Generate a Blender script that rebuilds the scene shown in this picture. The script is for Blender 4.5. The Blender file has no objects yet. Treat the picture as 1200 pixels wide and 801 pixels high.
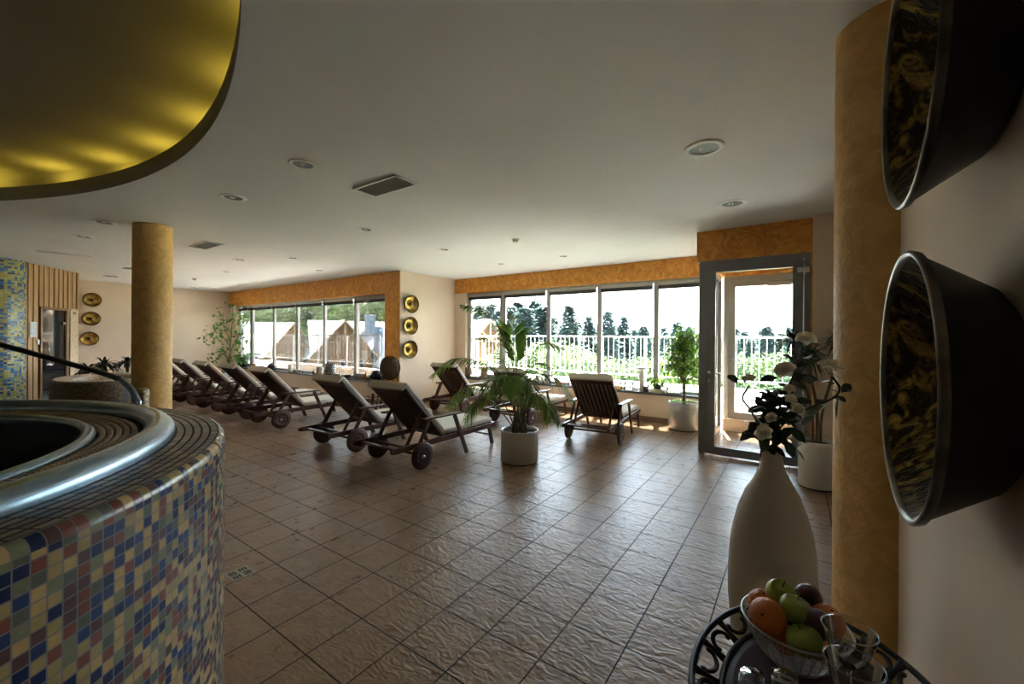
import bpy, bmesh, math, random
from mathutils import Vector, Matrix, noise
from math import sin, cos, pi, radians, sqrt, atan2

# ------------------------------------------------------------------ camera, sky, sun, exposure
sc = bpy.context.scene
C = sc.collection
F, CY, TH, ROLL, EYE = 483.35, 394.24, .6053, -.0066, 1.5
SKY_STRENGTH, SUN_STRENGTH, EXPOSURE = 3.4, 52.0, 2.0
cam = bpy.data.cameras.new('camera'); camo = bpy.data.objects.new('camera', cam); C.objects.link(camo)
cam.sensor_width = 36; cam.lens = F / 1200 * 36; cam.shift_y = -(400.5 - CY) / 1200
cam.clip_start = .02; cam.clip_end = 600
rgt = Vector((cos(TH), sin(TH), 0)); fwd = Vector((-sin(TH), cos(TH), 0)); upv = Vector((0, 0, 1))
r_ = rgt * cos(ROLL) - upv * sin(ROLL); u_ = rgt * sin(ROLL) + upv * cos(ROLL)
camo.matrix_world = Matrix(((r_.x, u_.x, -fwd.x, 0), (r_.y, u_.y, -fwd.y, 0), (r_.z, u_.z, -fwd.z, EYE), (0, 0, 0, 1)))
sc.camera = camo
sc.view_settings.view_transform = 'Standard'; sc.view_settings.look = 'None'
sc.view_settings.gamma = 1; sc.view_settings.use_curve_mapping = False
sc.view_settings.exposure = EXPOSURE
w = bpy.data.worlds.new('sky'); sc.world = w; w.use_nodes = True
nt = w.node_tree; bg = nt.nodes['Background']
tc = nt.nodes.new('ShaderNodeTexCoord'); sp = nt.nodes.new('ShaderNodeSeparateXYZ'); cr = nt.nodes.new('ShaderNodeValToRGB')
nt.links.new(tc.outputs['Generated'], sp.inputs[0]); nt.links.new(sp.outputs['Z'], cr.inputs[0]); nt.links.new(cr.outputs[0], bg.inputs[0])
cr.color_ramp.elements[0].color = (.80, .88, .93, 1); cr.color_ramp.elements[1].color = (.34, .52, .80, 1)
bg.inputs[1].default_value = SKY_STRENGTH
sun = bpy.data.lights.new('sun', 'SUN'); suno = bpy.data.objects.new('sun', sun); C.objects.link(suno)
sun.energy = SUN_STRENGTH; sun.angle = radians(.6); sun.color = (1, .95, .86)
SUNDIR = Vector((.28, -1, -2.2)).normalized()
suno.rotation_euler = SUNDIR.to_track_quat('-Z', 'Y').to_euler(); suno.location = (0, 20, 30)

def ray(u, v):
    a = (u - 600) / F; b = -(v - CY) / F
    r = a * cos(ROLL) + b * sin(ROLL); z = -a * sin(ROLL) + b * cos(ROLL)
    return Vector((r * cos(TH) - sin(TH), r * sin(TH) + cos(TH), z))
EYEP = Vector((0, 0, EYE))
def PD(u, v, d): return EYEP + ray(u, v) * d            # a surveyed point at depth d
def PZ(u, v, z): r = ray(u, v); return EYEP + r * ((z - EYE) / r.z)
def PY(u, v, Y): r = ray(u, v); return EYEP + r * (Y / r.y)
def PX(u, v, X): r = ray(u, v); return EYEP + r * (X / r.x)

H = 2.88; Y1 = 5.8; Y2 = 7.5; XP = -6.9; XL = -15.2; XR = .338; YD = 5.82
rnd = random.Random(7)

# ------------------------------------------------------------------ materials
def _nt(name):
    m = bpy.data.materials.new(name); m.use_nodes = True
    return m, m.node_tree, m.node_tree.nodes['Principled BSDF']
def nd(t, kind, **kw):
    n = t.nodes.new(kind)
    for k, v in kw.items(): setattr(n, k, v)
    return n
def mixc(t, fac, a, b, mode='MIX'):
    n = nd(t, 'ShaderNodeMix', data_type='RGBA', blend_type=mode)
    for s, val in ((n.inputs[0], fac), (n.inputs[6], a), (n.inputs[7], b)):
        if isinstance(val, (int, float)): s.default_value = val
        elif isinstance(val, tuple): s.default_value = (*val[:3], 1)
        else: t.links.new(val, s)
    return n.outputs[2]
def mt(t, op, a, b=None, c=None):
    n = nd(t, 'ShaderNodeMath', operation=op)
    for i, val in enumerate((a, b, c)):
        if val is None: continue
        if isinstance(val, (int, float)): n.inputs[i].default_value = val
        else: t.links.new(val, n.inputs[i])
    return n.outputs[0]
def M(name, col, rough=.6, metal=0, col2=None, nscale=6, nfac=.5, bump=0, bscale=None, dist=0, stretch=(1, 1, 1), spec=None, coat=0, trans=0, ior=None, alpha=None, sheen=0, ramp=(.35, .65)):
    m, t, b = _nt(name)
    b.inputs['Base Color'].default_value = (*col, 1); b.inputs['Roughness'].default_value = rough; b.inputs['Metallic'].default_value = metal
    if spec is not None: b.inputs['Specular IOR Level'].default_value = spec
    if coat: b.inputs['Coat Weight'].default_value = coat; b.inputs['Coat Roughness'].default_value = .15
    if trans: b.inputs['Transmission Weight'].default_value = trans
    if ior: b.inputs['IOR'].default_value = ior
    if col2 or bump:
        co = nd(t, 'ShaderNodeTexCoord'); mp = nd(t, 'ShaderNodeMapping'); t.links.new(co.outputs['Object'], mp.inputs[0]); mp.inputs['Scale'].default_value = stretch
    if col2:
        n = nd(t, 'ShaderNodeTexNoise'); t.links.new(mp.outputs[0], n.inputs[0]); n.inputs['Scale'].default_value = nscale; n.inputs['Detail'].default_value = 5; n.inputs['Distortion'].default_value = dist
        r = nd(t, 'ShaderNodeMapRange'); t.links.new(n.outputs[0], r.inputs[0]); r.inputs[1].default_value = ramp[0]; r.inputs[2].default_value = ramp[1]
        t.links.new(mixc(t, r.outputs[0], col, col2), b.inputs['Base Color'])
    if bump:
        n = nd(t, 'ShaderNodeTexNoise'); t.links.new(mp.outputs[0], n.inputs[0]); n.inputs['Scale'].default_value = bscale or nscale; n.inputs['Detail'].default_value = 4; n.inputs['Distortion'].default_value = dist
        bp = nd(t, 'ShaderNodeBump'); bp.inputs['Strength'].default_value = bump; bp.inputs['Distance'].default_value = .01; t.links.new(n.outputs[0], bp.inputs['Height']); t.links.new(bp.outputs[0], b.inputs['Normal'])
    return m

def mosaic(name, palette, tu, tv, grout=(.2, .2, .2), gw=.07, rough=.25, bump=.4, dark_rows=False):
    m, t, b = _nt(name)
    uv = nd(t, 'ShaderNodeUVMap'); s = nd(t, 'ShaderNodeSeparateXYZ'); t.links.new(uv.outputs[0], s.inputs[0])
    x = mt(t, 'DIVIDE', s.outputs[0], tu); y = mt(t, 'DIVIDE', s.outputs[1], tv)
    fx = mt(t, 'FLOOR', x); fy = mt(t, 'FLOOR', y)
    cb = nd(t, 'ShaderNodeCombineXYZ'); t.links.new(fx, cb.inputs[0]); t.links.new(fy, cb.inputs[1])
    wn = nd(t, 'ShaderNodeTexWhiteNoise', noise_dimensions='2D'); t.links.new(cb.outputs[0], wn.inputs[0])
    rp = nd(t, 'ShaderNodeValToRGB'); rp.color_ramp.interpolation = 'CONSTANT'
    e = rp.color_ramp.elements
    tot = sum(p[0] for p in palette); acc = 0
    for i, (wt, c) in enumerate(palette):
        el = e[i] if i < 2 else e.new(acc / tot)
        el.position = acc / tot; el.color = (*c, 1); acc += wt
    t.links.new(wn.outputs[0], rp.inputs[0])
    # slight glaze mottling inside each tile
    nz = nd(t, 'ShaderNodeTexNoise'); t.links.new(uv.outputs[0], nz.inputs[0]); nz.inputs['Scale'].default_value = 40
    mot = mixc(t, .25, rp.outputs[0], nz.outputs[0], 'OVERLAY')
    def edge(fr, g):
        a = mt(t, 'ABSOLUTE', mt(t, 'SUBTRACT', mt(t, 'FRACT', fr), .5))
        return mt(t, 'GREATER_THAN', a, .5 - g)
    g = mt(t, 'MAXIMUM', edge(x, gw), edge(y, gw * (tu / tv) * (1.8 if dark_rows else 1)))
    t.links.new(mixc(t, g, mot, grout), b.inputs['Base Color'])
    t.links.new(mt(t, 'MULTIPLY_ADD', g, .6, rough), b.inputs['Roughness'])
    bp = nd(t, 'ShaderNodeBump'); bp.inputs['Strength'].default_value = bump; bp.inputs['Distance'].default_value = .002
    t.links.new(mt(t, 'SUBTRACT', 1, g), bp.inputs['Height']); t.links.new(bp.outputs[0], b.inputs['Normal'])
    return m

def floor_mat(name, size, ox, oy, c1, c2, c3, grout, rough=.3):
    m, t, b = _nt(name)
    co = nd(t, 'ShaderNodeTexCoord'); s = nd(t, 'ShaderNodeSeparateXYZ'); t.links.new(co.outputs['Object'], s.inputs[0])
    x = mt(t, 'DIVIDE', mt(t, 'SUBTRACT', s.outputs[0], ox), size); y = mt(t, 'DIVIDE', mt(t, 'SUBTRACT', s.outputs[1], oy), size)
    cb = nd(t, 'ShaderNodeCombineXYZ'); t.links.new(mt(t, 'FLOOR', x), cb.inputs[0]); t.links.new(mt(t, 'FLOOR', y), cb.inputs[1])
    wn = nd(t, 'ShaderNodeTexWhiteNoise', noise_dimensions='2D'); t.links.new(cb.outputs[0], wn.inputs[0])
    # per-tile offset of the slate pattern
    va = nd(t, 'ShaderNodeVectorMath', operation='ADD'); t.links.new(co.outputs['Object'], va.inputs[0])
    sc_ = nd(t, 'ShaderNodeVectorMath', operation='SCALE'); t.links.new(wn.outputs[1], sc_.inputs[0]); sc_.inputs['Scale'].default_value = 30; t.links.new(sc_.outputs[0], va.inputs[1])
    n1 = nd(t, 'ShaderNodeTexNoise'); t.links.new(va.outputs[0], n1.inputs[0]); n1.inputs['Scale'].default_value = 11; n1.inputs['Detail'].default_value = 9; n1.inputs['Distortion'].default_value = .3; n1.inputs['Roughness'].default_value = .55
    rr = nd(t, 'ShaderNodeMapRange'); t.links.new(n1.outputs[0], rr.inputs[0]); rr.inputs[1].default_value = .25; rr.inputs[2].default_value = .78
    a = mixc(t, wn.outputs[0], c1, c2); a = mixc(t, rr.outputs[0], a, c3)
    def edge(fr):
        q = mt(t, 'ABSOLUTE', mt(t, 'SUBTRACT', mt(t, 'FRACT', fr), .5))
        return mt(t, 'GREATER_THAN', q, .5 - .0115)
    g = mt(t, 'MAXIMUM', edge(x), edge(y))
    t.links.new(mixc(t, g, a, grout), b.inputs['Base Color'])
    t.links.new(mt(t, 'MULTIPLY_ADD', g, .5, mt(t, 'MULTIPLY_ADD', n1.outputs[0], .10, rough - .04)), b.inputs['Roughness'])
    n2 = nd(t, 'ShaderNodeTexNoise'); mp = nd(t, 'ShaderNodeMapping'); t.links.new(va.outputs[0], mp.inputs[0]); mp.inputs['Scale'].default_value = (1, 2.2, 1); mp.inputs['Rotation'].default_value = (0, 0, .5)
    t.links.new(mp.outputs[0], n2.inputs[0]); n2.inputs['Scale'].default_value = 13; n2.inputs['Detail'].default_value = 6; n2.inputs['Distortion'].default_value = 1.1
    bp = nd(t, 'ShaderNodeBump'); b.inputs['Specular IOR Level'].default_value = .5; bp.inputs['Strength'].default_value = .95; bp.inputs['Distance'].default_value = .006
    t.links.new(mt(t, 'SUBTRACT', n2.outputs[0], mt(t, 'MULTIPLY', g, 1.0)), bp.inputs['Height']); t.links.new(bp.outputs[0], b.inputs['Normal'])
    return m

def glass_mat(name, tint=(.96, .98, .98), gloss=.9, rough=.0):
    m = bpy.data.materials.new(name); m.use_nodes = True; t = m.node_tree; t.nodes.remove(t.nodes['Principled BSDF'])
    o = t.nodes['Material Output']; tr = nd(t, 'ShaderNodeBsdfTransparent'); tr.inputs[0].default_value = (*tint, 1)
    gl = nd(t, 'ShaderNodeBsdfGlossy'); gl.inputs['Roughness'].default_value = rough
    fr = nd(t, 'ShaderNodeFresnel'); fr.inputs[0].default_value = 1.45; mx = nd(t, 'ShaderNodeMixShader')
    t.links.new(mt(t, 'MULTIPLY', fr.outputs[0], gloss), mx.inputs[0]); t.links.new(tr.outputs[0], mx.inputs[1]); t.links.new(gl.outputs[0], mx.inputs[2]); t.links.new(mx.outputs[0], o.inputs[0])
    return m
def leaf_mat(name, c1, c2, trans=.35, rough=.45, scale=3):
    m = bpy.data.materials.new(name); m.use_nodes = True; t = m.node_tree; b = t.nodes['Principled BSDF']; o = t.nodes['Material Output']
    co = nd(t, 'ShaderNodeTexCoord'); n = nd(t, 'ShaderNodeTexNoise'); t.links.new(co.outputs['Object'], n.inputs[0]); n.inputs['Scale'].default_value = scale; n.inputs['Detail'].default_value = 3
    r = nd(t, 'ShaderNodeMapRange'); t.links.new(n.outputs[0], r.inputs[0]); r.inputs[1].default_value = .35; r.inputs[2].default_value = .65
    c = mixc(t, r.outputs[0], c1, c2); t.links.new(c, b.inputs['Base Color']); b.inputs['Roughness'].default_value = rough
    tl = nd(t, 'ShaderNodeBsdfTranslucent'); t.links.new(c, tl.inputs[0]); mx = nd(t, 'ShaderNodeMixShader'); mx.inputs[0].default_value = trans
    t.links.new(b.outputs[0], mx.inputs[1]); t.links.new(tl.outputs[0], mx.inputs[2]); t.links.new(mx.outputs[0], o.inputs[0])
    return m
def emis(name, col, s):
    m, t, b = _nt(name); b.inputs['Emission Color'].default_value = (*col, 1); b.inputs['Emission Strength'].default_value = s; b.inputs['Base Color'].default_value = (*col, 1)
    return m

PAL = [(26, (.62, .43, .19)), (14, (.48, .37, .16)), (14, (.03, .06, .17)), (14, (.018, .032, .10)), (11, (.25, .09, .065)), (11, (.12, .07, .07)), (10, (.13, .15, .115)), (10, (.25, .27, .16))]
PAL2 = [(30, (.42, .38, .10)), (18, (.52, .48, .2)), (20, (.06, .16, .38)), (16, (.03, .06, .17)), (10, (.12, .3, .42)), (6, (.28, .36, .16))]
PAL3 = [(30, (.15, .10, .05)), (20, (.09, .06, .035)), (12, (.05, .05, .05)), (10, (.2, .14, .06)), (8, (.1, .045, .03))]
m_plaster = M('ceiling_plaster', (.80, .80, .775), .9, col2=(.76, .76, .735), nscale=1.2, bump=.08, bscale=8)
m_cream = M('cream_plaster', (.82, .67, .52), .85, col2=(.79, .64, .49), nscale=2, bump=.1, bscale=25)
m_orange = M('orange_stucco', (.86, .42, .06), .45, col2=(.62, .22, .025), nscale=4, dist=3.5, bump=.35, bscale=5)
m_column = M('ochre_plaster', (.76, .47, .16), .6, col2=(.62, .35, .10), nscale=9, dist=1.5, bump=.5, bscale=22)
m_floor = floor_mat('slate_look_tiles', .3042, -1.589, 1.960, (.31, .18, .10), (.21, .115, .065), (.38, .25, .15), (.028, .022, .02), .28)
m_side = mosaic('mosaic_multicolour', PAL, .0285, .0285, (.22, .22, .235), .055, .25)
m_bevel = mosaic('mosaic_edge', PAL, .0285, .04, (.22, .21, .21), .05, .2)
m_coping = mosaic('mosaic_coping', [(30, (.30, .215, .125)), (25, (.20, .15, .095)), (12, (.10, .11, .13)), (12, (.34, .25, .14)), (8, (.16, .09, .065))], .05, .028, (.012, .011, .011), .04, .35, dark_rows=True)
m_grate = mosaic('overflow_grating', [(30, (.50, .38, .25)), (25, (.42, .32, .21)), (15, (.58, .45, .29))], .022, .2, (.03, .025, .02), .12, .4)
m_pillar_mosaic = mosaic('mosaic_blue_yellow', PAL2, .048, .036, (.16, .2, .2), .05, .25)
m_tub2 = mosaic('mosaic_brown', PAL3, .03, .03, (.10, .085, .06), .05, .35)
m_tub2top = mosaic('mosaic_sand', [(30, (.5, .38, .24)), (20, (.58, .48, .34)), (12, (.34, .24, .13)), (8, (.4, .23, .17))], .035, .035, (.4, .34, .26), .06, .4)
m_steel = M('brushed_steel', (.38, .50, .62), .26, 1, col2=(.27, .38, .50), nscale=3, stretch=(3, 3, 30))
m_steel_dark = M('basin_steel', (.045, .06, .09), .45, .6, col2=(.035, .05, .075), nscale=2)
m_chrome = M('polished_chrome', (.75, .77, .8), .12, 1)
m_black = M('black_gap', (.01, .01, .012), .8)
m_rail = M('dark_handrail', (.05, .055, .065), .35, .4, col2=(.04, .045, .05), nscale=5)
m_teak = M('dark_teak', (.105, .036, .018), .38, col2=(.055, .018, .011), nscale=14, stretch=(1, 1, .25), bump=.15, coat=.15)
m_wheel = M('stained_wheel_wood', (.10, .035, .022), .4, col2=(.06, .022, .015), nscale=9, coat=.2)
m_cushion = M('cream_cushion', (.66, .60, .50), .9, col2=(.60, .54, .44), nscale=60, bump=.25, bscale=9)
m_pine = M('pine_cladding', (.52, .33, .15), .55, col2=(.36, .20, .08), nscale=2.2, stretch=(9, 9, .35), bump=.2)
m_pine_dark = M('pine_cladding_groove', (.16, .085, .035), .7, col2=(.11, .06, .025), nscale=5)
m_pine_frame = M('door_casing_wood', (.30, .13, .035), .5, col2=(.20, .09, .025), nscale=3, stretch=(8, 8, .5))
m_alu = M('window_frame_aluminium', (.50, .50, .48), .55, .05, col2=(.46, .46, .445), nscale=4)
m_alu_dark = M('door_frame_grey', (.27, .275, .285), .45, .1, col2=(.25, .255, .265), nscale=3)
m_alu_light = M('outer_door_frame', (.50, .47, .42), .45, .2, col2=(.46, .43, .38), nscale=3)
m_stone = M('slate_sill', (.10, .12, .14), .3, col2=(.07, .085, .10), nscale=12)
m_pot = M('brushed_aluminium_pot', (.62, .61, .59), .36, .6, col2=(.54, .535, .52), nscale=2, stretch=(1, 1, 12))
m_soil = M('potting_soil', (.035, .024, .018), .95, col2=(.06, .04, .03), nscale=60, bump=.8)
m_white_pot = M('white_ceramic', (.72, .71, .68), .3, col2=(.68, .67, .64), nscale=4)
m_vase = M('cream_ceramic', (.66, .56, .44), .42, col2=(.60, .51, .40), nscale=3, bump=.12, bscale=30)
m_gong_out = M('blackened_iron', (.016, .016, .018), .5, .3, col2=(.03, .026, .02), nscale=8, bump=.2)
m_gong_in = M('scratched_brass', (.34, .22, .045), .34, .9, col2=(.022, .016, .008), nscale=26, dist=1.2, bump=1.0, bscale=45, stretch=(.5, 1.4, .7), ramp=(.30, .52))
m_gong_in_far = M('polished_brass', (.62, .43, .11), .28, .9, col2=(.30, .18, .04), nscale=12, bump=.4)
m_gong_rim = M('worn_iron_rim', (.22, .20, .17), .35, .9, col2=(.08, .07, .06), nscale=10)
m_glass = glass_mat('window_glass')
m_glass_dark = M('smoked_door_glass', (.012, .014, .018), .04, 0, spec=.9)
m_white = M('white_paint', (.80, .80, .78), .5, col2=(.76, .76, .74), nscale=5)
m_rail_white = M('white_railing', (.52, .53, .54), .5, col2=(.48, .49, .50), nscale=4)
m_blind = M('dark_blind', (.06, .055, .05), .6, col2=(.10, .09, .08), nscale=30)
m_cup = M('clear_glassware', (.93, .95, .96), .02, 0, trans=1, ior=1.45)
m_wire = M('silver_wire', (.52, .54, .56), .3, 1)
m_trayblk = M('black_lacquer', (.012, .012, .014), .5, col2=(.02, .018, .018), nscale=15)
m_traymat = None
m_tabledark = M('table_dark_wood', (.045, .026, .018), .5, col2=(.03, .018, .012), nscale=6)
m_apple = M('green_apple', (.36, .42, .05), .3, col2=(.24, .32, .035), nscale=10, coat=.3)
m_orangef = M('orange_peel', (.72, .20, .025), .42, col2=(.60, .15, .02), nscale=8, bump=.3, bscale=160)
m_plum = M('plum_skin', (.085, .02, .028), .35, col2=(.05, .012, .025), nscale=6, coat=.2)
m_stem = M('brown_stem', (.06, .04, .02), .7, col2=(.09, .06, .03), nscale=20)
m_bark = M('pale_bark', (.22, .15, .09), .85, col2=(.13, .085, .05), nscale=12, bump=.5, stretch=(1, 1, .3))
m_cane = M('palm_cane', (.22, .22, .06), .6, col2=(.15, .10, .035), nscale=10)
m_palm = leaf_mat('palm_leaf', (.20, .32, .05), (.10, .19, .03), .5, .4, 5)
m_ficus = leaf_mat('ficus_leaf', (.26, .42, .04), (.12, .28, .03), .55, .4, 6)
m_ivy = leaf_mat('vine_leaf', (.12, .25, .04), (.05, .14, .025), .45, .4, 6)
m_drac = leaf_mat('dracaena_leaf', (.05, .10, .04), (.03, .06, .025), .3, .4, 6)
m_darkleaf = leaf_mat('dark_leaf', (.022, .055, .02), (.012, .03, .013), .12, .3, 20)
m_petal = leaf_mat('cream_petal', (.90, .84, .68), (.84, .76, .58), .5, .6, 20)
m_needle = leaf_mat('fir_needles', (.045, .085, .065), (.022, .052, .045), .2, .8, .6)
m_leafy = leaf_mat('spring_foliage', (.08, .115, .04), (.045, .075, .028), .35, .8, .5)
m_leafy2 = leaf_mat('hillside_foliage', (.13, .18, .075), (.07, .11, .045), .35, .8, .3)
m_trunk = M('tree_trunk', (.09, .065, .05), .9, col2=(.05, .038, .03), nscale=3)
m_grass = M('meadow_grass', (.03, .055, .018), .95, col2=(.045, .075, .025), nscale=.4)
m_roof = M('pale_shingles', (.34, .34, .34), .8, col2=(.25, .255, .255), nscale=1.3, stretch=(1, 1, 4))
m_timber = M('chalet_timber', (.30, .155, .07), .8, col2=(.20, .10, .045), nscale=3, stretch=(3, 3, .4))
m_timber_light = M('chalet_bargeboard', (.48, .31, .20), .8, col2=(.40, .25, .15), nscale=3)
m_render = M('white_render', (.66, .62, .56), .9, col2=(.6, .56, .5), nscale=2)
m_flower = M('red_balcony_flowers', (.38, .045, .09), .9, col2=(.25, .10, .12), nscale=9)
m_pane = M('dark_window', (.03, .035, .045), .1)
m_concrete = M('terrace_paving', (.74, .72, .68), .8, col2=(.68, .66, .62), nscale=3)
m_candle = M('candle_wax', (.72, .66, .52), .5, col2=(.68, .62, .48), nscale=5)
m_logc = M('birch_log', (.26, .19, .12), .8, col2=(.09, .06, .04), nscale=9, stretch=(1, 1, .6))
m_terra = M('orange_glaze', (.60, .17, .035), .4, col2=(.52, .14, .03), nscale=5)
m_wicker = M('woven_wicker', (.15, .085, .04), .7, col2=(.05, .028, .015), nscale=22, bump=.8)
m_darkcer = M('dark_ceramic', (.018, .018, .022), .45, col2=(.03, .03, .03), nscale=20, bump=.5)
m_amber = M('amber_liquid', (.42, .24, .06), .25, col2=(.36, .2, .05), nscale=5)
m_paper = M('notice_paper', (.62, .66, .66), .7, col2=(.40, .44, .46), nscale=45, stretch=(.3, .3, 2.4), ramp=(.5, .6))
m_redstrip = M('sauna_plaque', (.58, .45, .29), .7, col2=(.42, .22, .13), nscale=22, ramp=(.55, .7))
m_plastic = M('white_plastic', (.70, .70, .68), .4, col2=(.67, .67, .65), nscale=5)
m_lens = M('frosted_lens', (.16, .19, .18), .25, .3, col2=(.32, .36, .33), nscale=8)
m_grey_inner = M('grille_interior', (.07, .075, .085), .7)
m_slat = M('grille_slat', (.55, .56, .58), .45, .1)
m_bronze = M('drain_plate', (.42, .40, .35), .35, .8, col2=(.32, .30, .26), nscale=20)
m_letter = M('etched_letters', (.50, .56, .62), .6)
m_tower = M('corrugated_tank', (.16, .20, .25), .5, .4, col2=(.13, .17, .21), nscale=3)
def tray_weave():
    m, t, b = _nt('red_woven_mat'); co = nd(t, 'ShaderNodeTexCoord'); ck = nd(t, 'ShaderNodeTexChecker'); t.links.new(co.outputs['Object'], ck.inputs[0])
    ck.inputs['Scale'].default_value = 160; ck.inputs[1].default_value = (.10, .012, .018, 1); ck.inputs[2].default_value = (.018, .012, .016, 1); t.links.new(ck.outputs[0], b.inputs['Base Color']); b.inputs['Roughness'].default_value = .8
    return m
m_traymat = tray_weave()

# ------------------------------------------------------------------ mesh helpers
class MB:
    def __init__(s): s.v = []; s.f = []; s.uv = []; s.mi = []; s.sm = []
    def face(s, idx, uv=None, mi=0, sm=False): s.f.append(tuple(idx)); s.uv.append(uv); s.mi.append(mi); s.sm.append(sm)
    def box(s, c, d, rot=None, mi=0):
        n = len(s.v); c = Vector(c)
        for sx in (-1, 1):
            for sy in (-1, 1):
                for sz in (-1, 1):
                    p = Vector((sx * d[0] / 2, sy * d[1] / 2, sz * d[2] / 2))
                    if rot: p = rot @ p
                    s.v.append(c + p)
        for q in ((0, 1, 3, 2), (4, 6, 7, 5), (0, 4, 5, 1), (2, 3, 7, 6), (0, 2, 6, 4), (1, 5, 7, 3)): s.face([n + i for i in q], mi=mi)
        return s
    def bx(s, x0, x1, y0, y1, z0, z1, mi=0): return s.box(((x0 + x1) / 2, (y0 + y1) / 2, (z0 + z1) / 2), (abs(x1 - x0), abs(y1 - y0), abs(z1 - z0)), mi=mi)
    def beam(s, p0, p1, wd, th, up=(0, 0, 1), mi=0):
        p0 = Vector(p0); p1 = Vector(p1); y = (p1 - p0); L = y.length; y.normalize(); up = Vector(up)
        x = y.cross(up).normalized(); z = x.cross(y)
        return s.box((p0 + p1) / 2, (wd, L, th), Matrix((x, y, z)).transposed(), mi)
    def tube(s, pts, rad, seg=8, mi=0, cap=True, closed=False, flat=1.0):
        pts = [Vector(p) for p in pts]; n0 = len(s.v); N = len(pts)
        if not hasattr(rad, '__len__'): rad = [rad] * N
        prev = None
        for i, p in enumerate(pts):
            if closed: t = (pts[(i + 1) % N] - pts[i - 1]).normalized()
            else: t = (pts[min(i + 1, N - 1)] - pts[max(i - 1, 0)]).normalized()
            if prev is None:
                a = Vector((0, 0, 1)) if abs(t.z) < .9 else Vector((1, 0, 0))
            else: a = prev
            b = t.cross(a).normalized(); a = b.cross(t).normalized(); prev = a
            for k in range(seg):
                th = 2 * pi * k / seg; s.v.append(p + (a * cos(th) * flat + b * sin(th)) * rad[i])
        M_ = N if closed else N - 1
        for i in range(M_):
            j = (i + 1) % N
            for k in range(seg):
                k2 = (k + 1) % seg; s.face((n0 + i * seg + k, n0 + i * seg + k2, n0 + j * seg + k2, n0 + j * seg + k), mi=mi, sm=True)
        if cap and not closed:
            s.face([n0 + k for k in range(seg)][::-1], mi=mi); s.face([n0 + (N - 1) * seg + k for k in range(seg)], mi=mi)
        return s
    def lathe(s, prof, c=(0, 0, 0), seg=32, axis='z', mi=0, uref=None, sm=True, a0=0, a1=2 * pi, ex=1, ey=1, caps=False, rot=None):
        n0 = len(s.v); c = Vector(c); full = abs(a1 - a0 - 2 * pi) < 1e-6; n = seg + 1
        vv = [0]
        for i in range(1, len(prof)): vv.append(vv[-1] + sqrt((prof[i][0] - prof[i - 1][0]) ** 2 + (prof[i][1] - prof[i - 1][1]) ** 2))
        ref = uref or max(p[0] for p in prof)
        for (r, z) in prof:
            for k in range(n):
                a = a0 + (a1 - a0) * k / seg; p = Vector((r * cos(a) * ex, r * sin(a) * ey, z))
                if axis == 'x': p = Vector((z, p.x, p.y))
                if axis == 'y': p = Vector((p.x, z, p.y))
                if rot: p = rot @ p
                s.v.append(c + p)
        for i in range(len(prof) - 1):
            for k in range(seg):
                a = n0 + i * n + k; u0 = (a1 - a0) * k / seg * ref; u1 = (a1 - a0) * (k + 1) / seg * ref
                s.face((a, a + 1, a + n + 1, a + n), ((u0, vv[i]), (u1, vv[i]), (u1, vv[i + 1]), (u0, vv[i + 1])), mi, sm)
        return s
    def leaf(s, p, d, nrm, L, W, fold=.15, droop=0, mi=0, segs=2):
        d = Vector(d).normalized(); nrm = Vector(nrm); x = d.cross(nrm)
        if x.length < 1e-4: x = d.cross(Vector((1, .3, .2)))
        x.normalize(); nrm = x.cross(d).normalized(); p = Vector(p); n0 = len(s.v)
        st = [(0, .02), (.28, .8), (.6, 1), (.85, .55)] if segs > 2 else [(0, .05), (.45, 1)]
        for t, wv in st:
            q = p + d * L * t - Vector((0, 0, 1)) * droop * L * t * t
            s.v.append(q - x * W / 2 * wv + nrm * fold * W * wv); s.v.append(q); s.v.append(q + x * W / 2 * wv + nrm * fold * W * wv)
        s.v.append(p + d * L - Vector((0, 0, 1)) * droop * L)
        for i in range(len(st) - 1):
            a = n0 + 3 * i; s.face((a, a + 1, a + 4, a + 3), mi=mi, sm=True); s.face((a + 1, a + 2, a + 5, a + 4), mi=mi, sm=True)
        a = n0 + 3 * (len(st) - 1); tip = len(s.v) - 1
        s.face((a, a + 1, tip), mi=mi, sm=True); s.face((a + 1, a + 2, tip), mi=mi, sm=True)
        return s
    def sphere(s, c, r, seg=16, rings=10, scale=(1, 1, 1), fn=None, mi=0):
        n0 = len(s.v); c = Vector(c)
        for i in range(rings + 1):
            ph = pi * i / rings
            for k in range(seg):
                a = 2 * pi * k / seg; p = Vector((sin(ph) * cos(a), sin(ph) * sin(a), cos(ph)))
                rr = r * (fn(p) if fn else 1); s.v.append(c + Vector((p.x * scale[0], p.y * scale[1], p.z * scale[2])) * rr)
        for i in range(rings):
            for k in range(seg):
                k2 = (k + 1) % seg; s.face((n0 + i * seg + k, n0 + (i + 1) * seg + k, n0 + (i + 1) * seg + k2, n0 + i * seg + k2), mi=mi, sm=True)
        return s
    def build(s, name, mats, parent=None, bevel=0, kind=None, label=None, cat=None, group=None):
        me = bpy.data.meshes.new(name); me.from_pydata([tuple(v) for v in s.v], [], s.f)
        if any(u for u in s.uv):
            ul = me.uv_layers.new(name='UVMap'); li = 0
            for f, u in zip(s.f, s.uv):
                for k in range(len(f)):
                    if u: ul.data[li].uv = u[k]
                    li += 1
        for m in (mats if isinstance(mats, (list, tuple)) else [mats]): me.materials.append(m)
        me.polygons.foreach_set('material_index', s.mi); me.polygons.foreach_set('use_smooth', s.sm)
        me.update()
        bm = bmesh.new(); bm.from_mesh(me); bmesh.ops.remove_doubles(bm, verts=bm.verts, dist=1e-6) if len(bm.verts) < 60000 and not any(s.uv) else None
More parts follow.
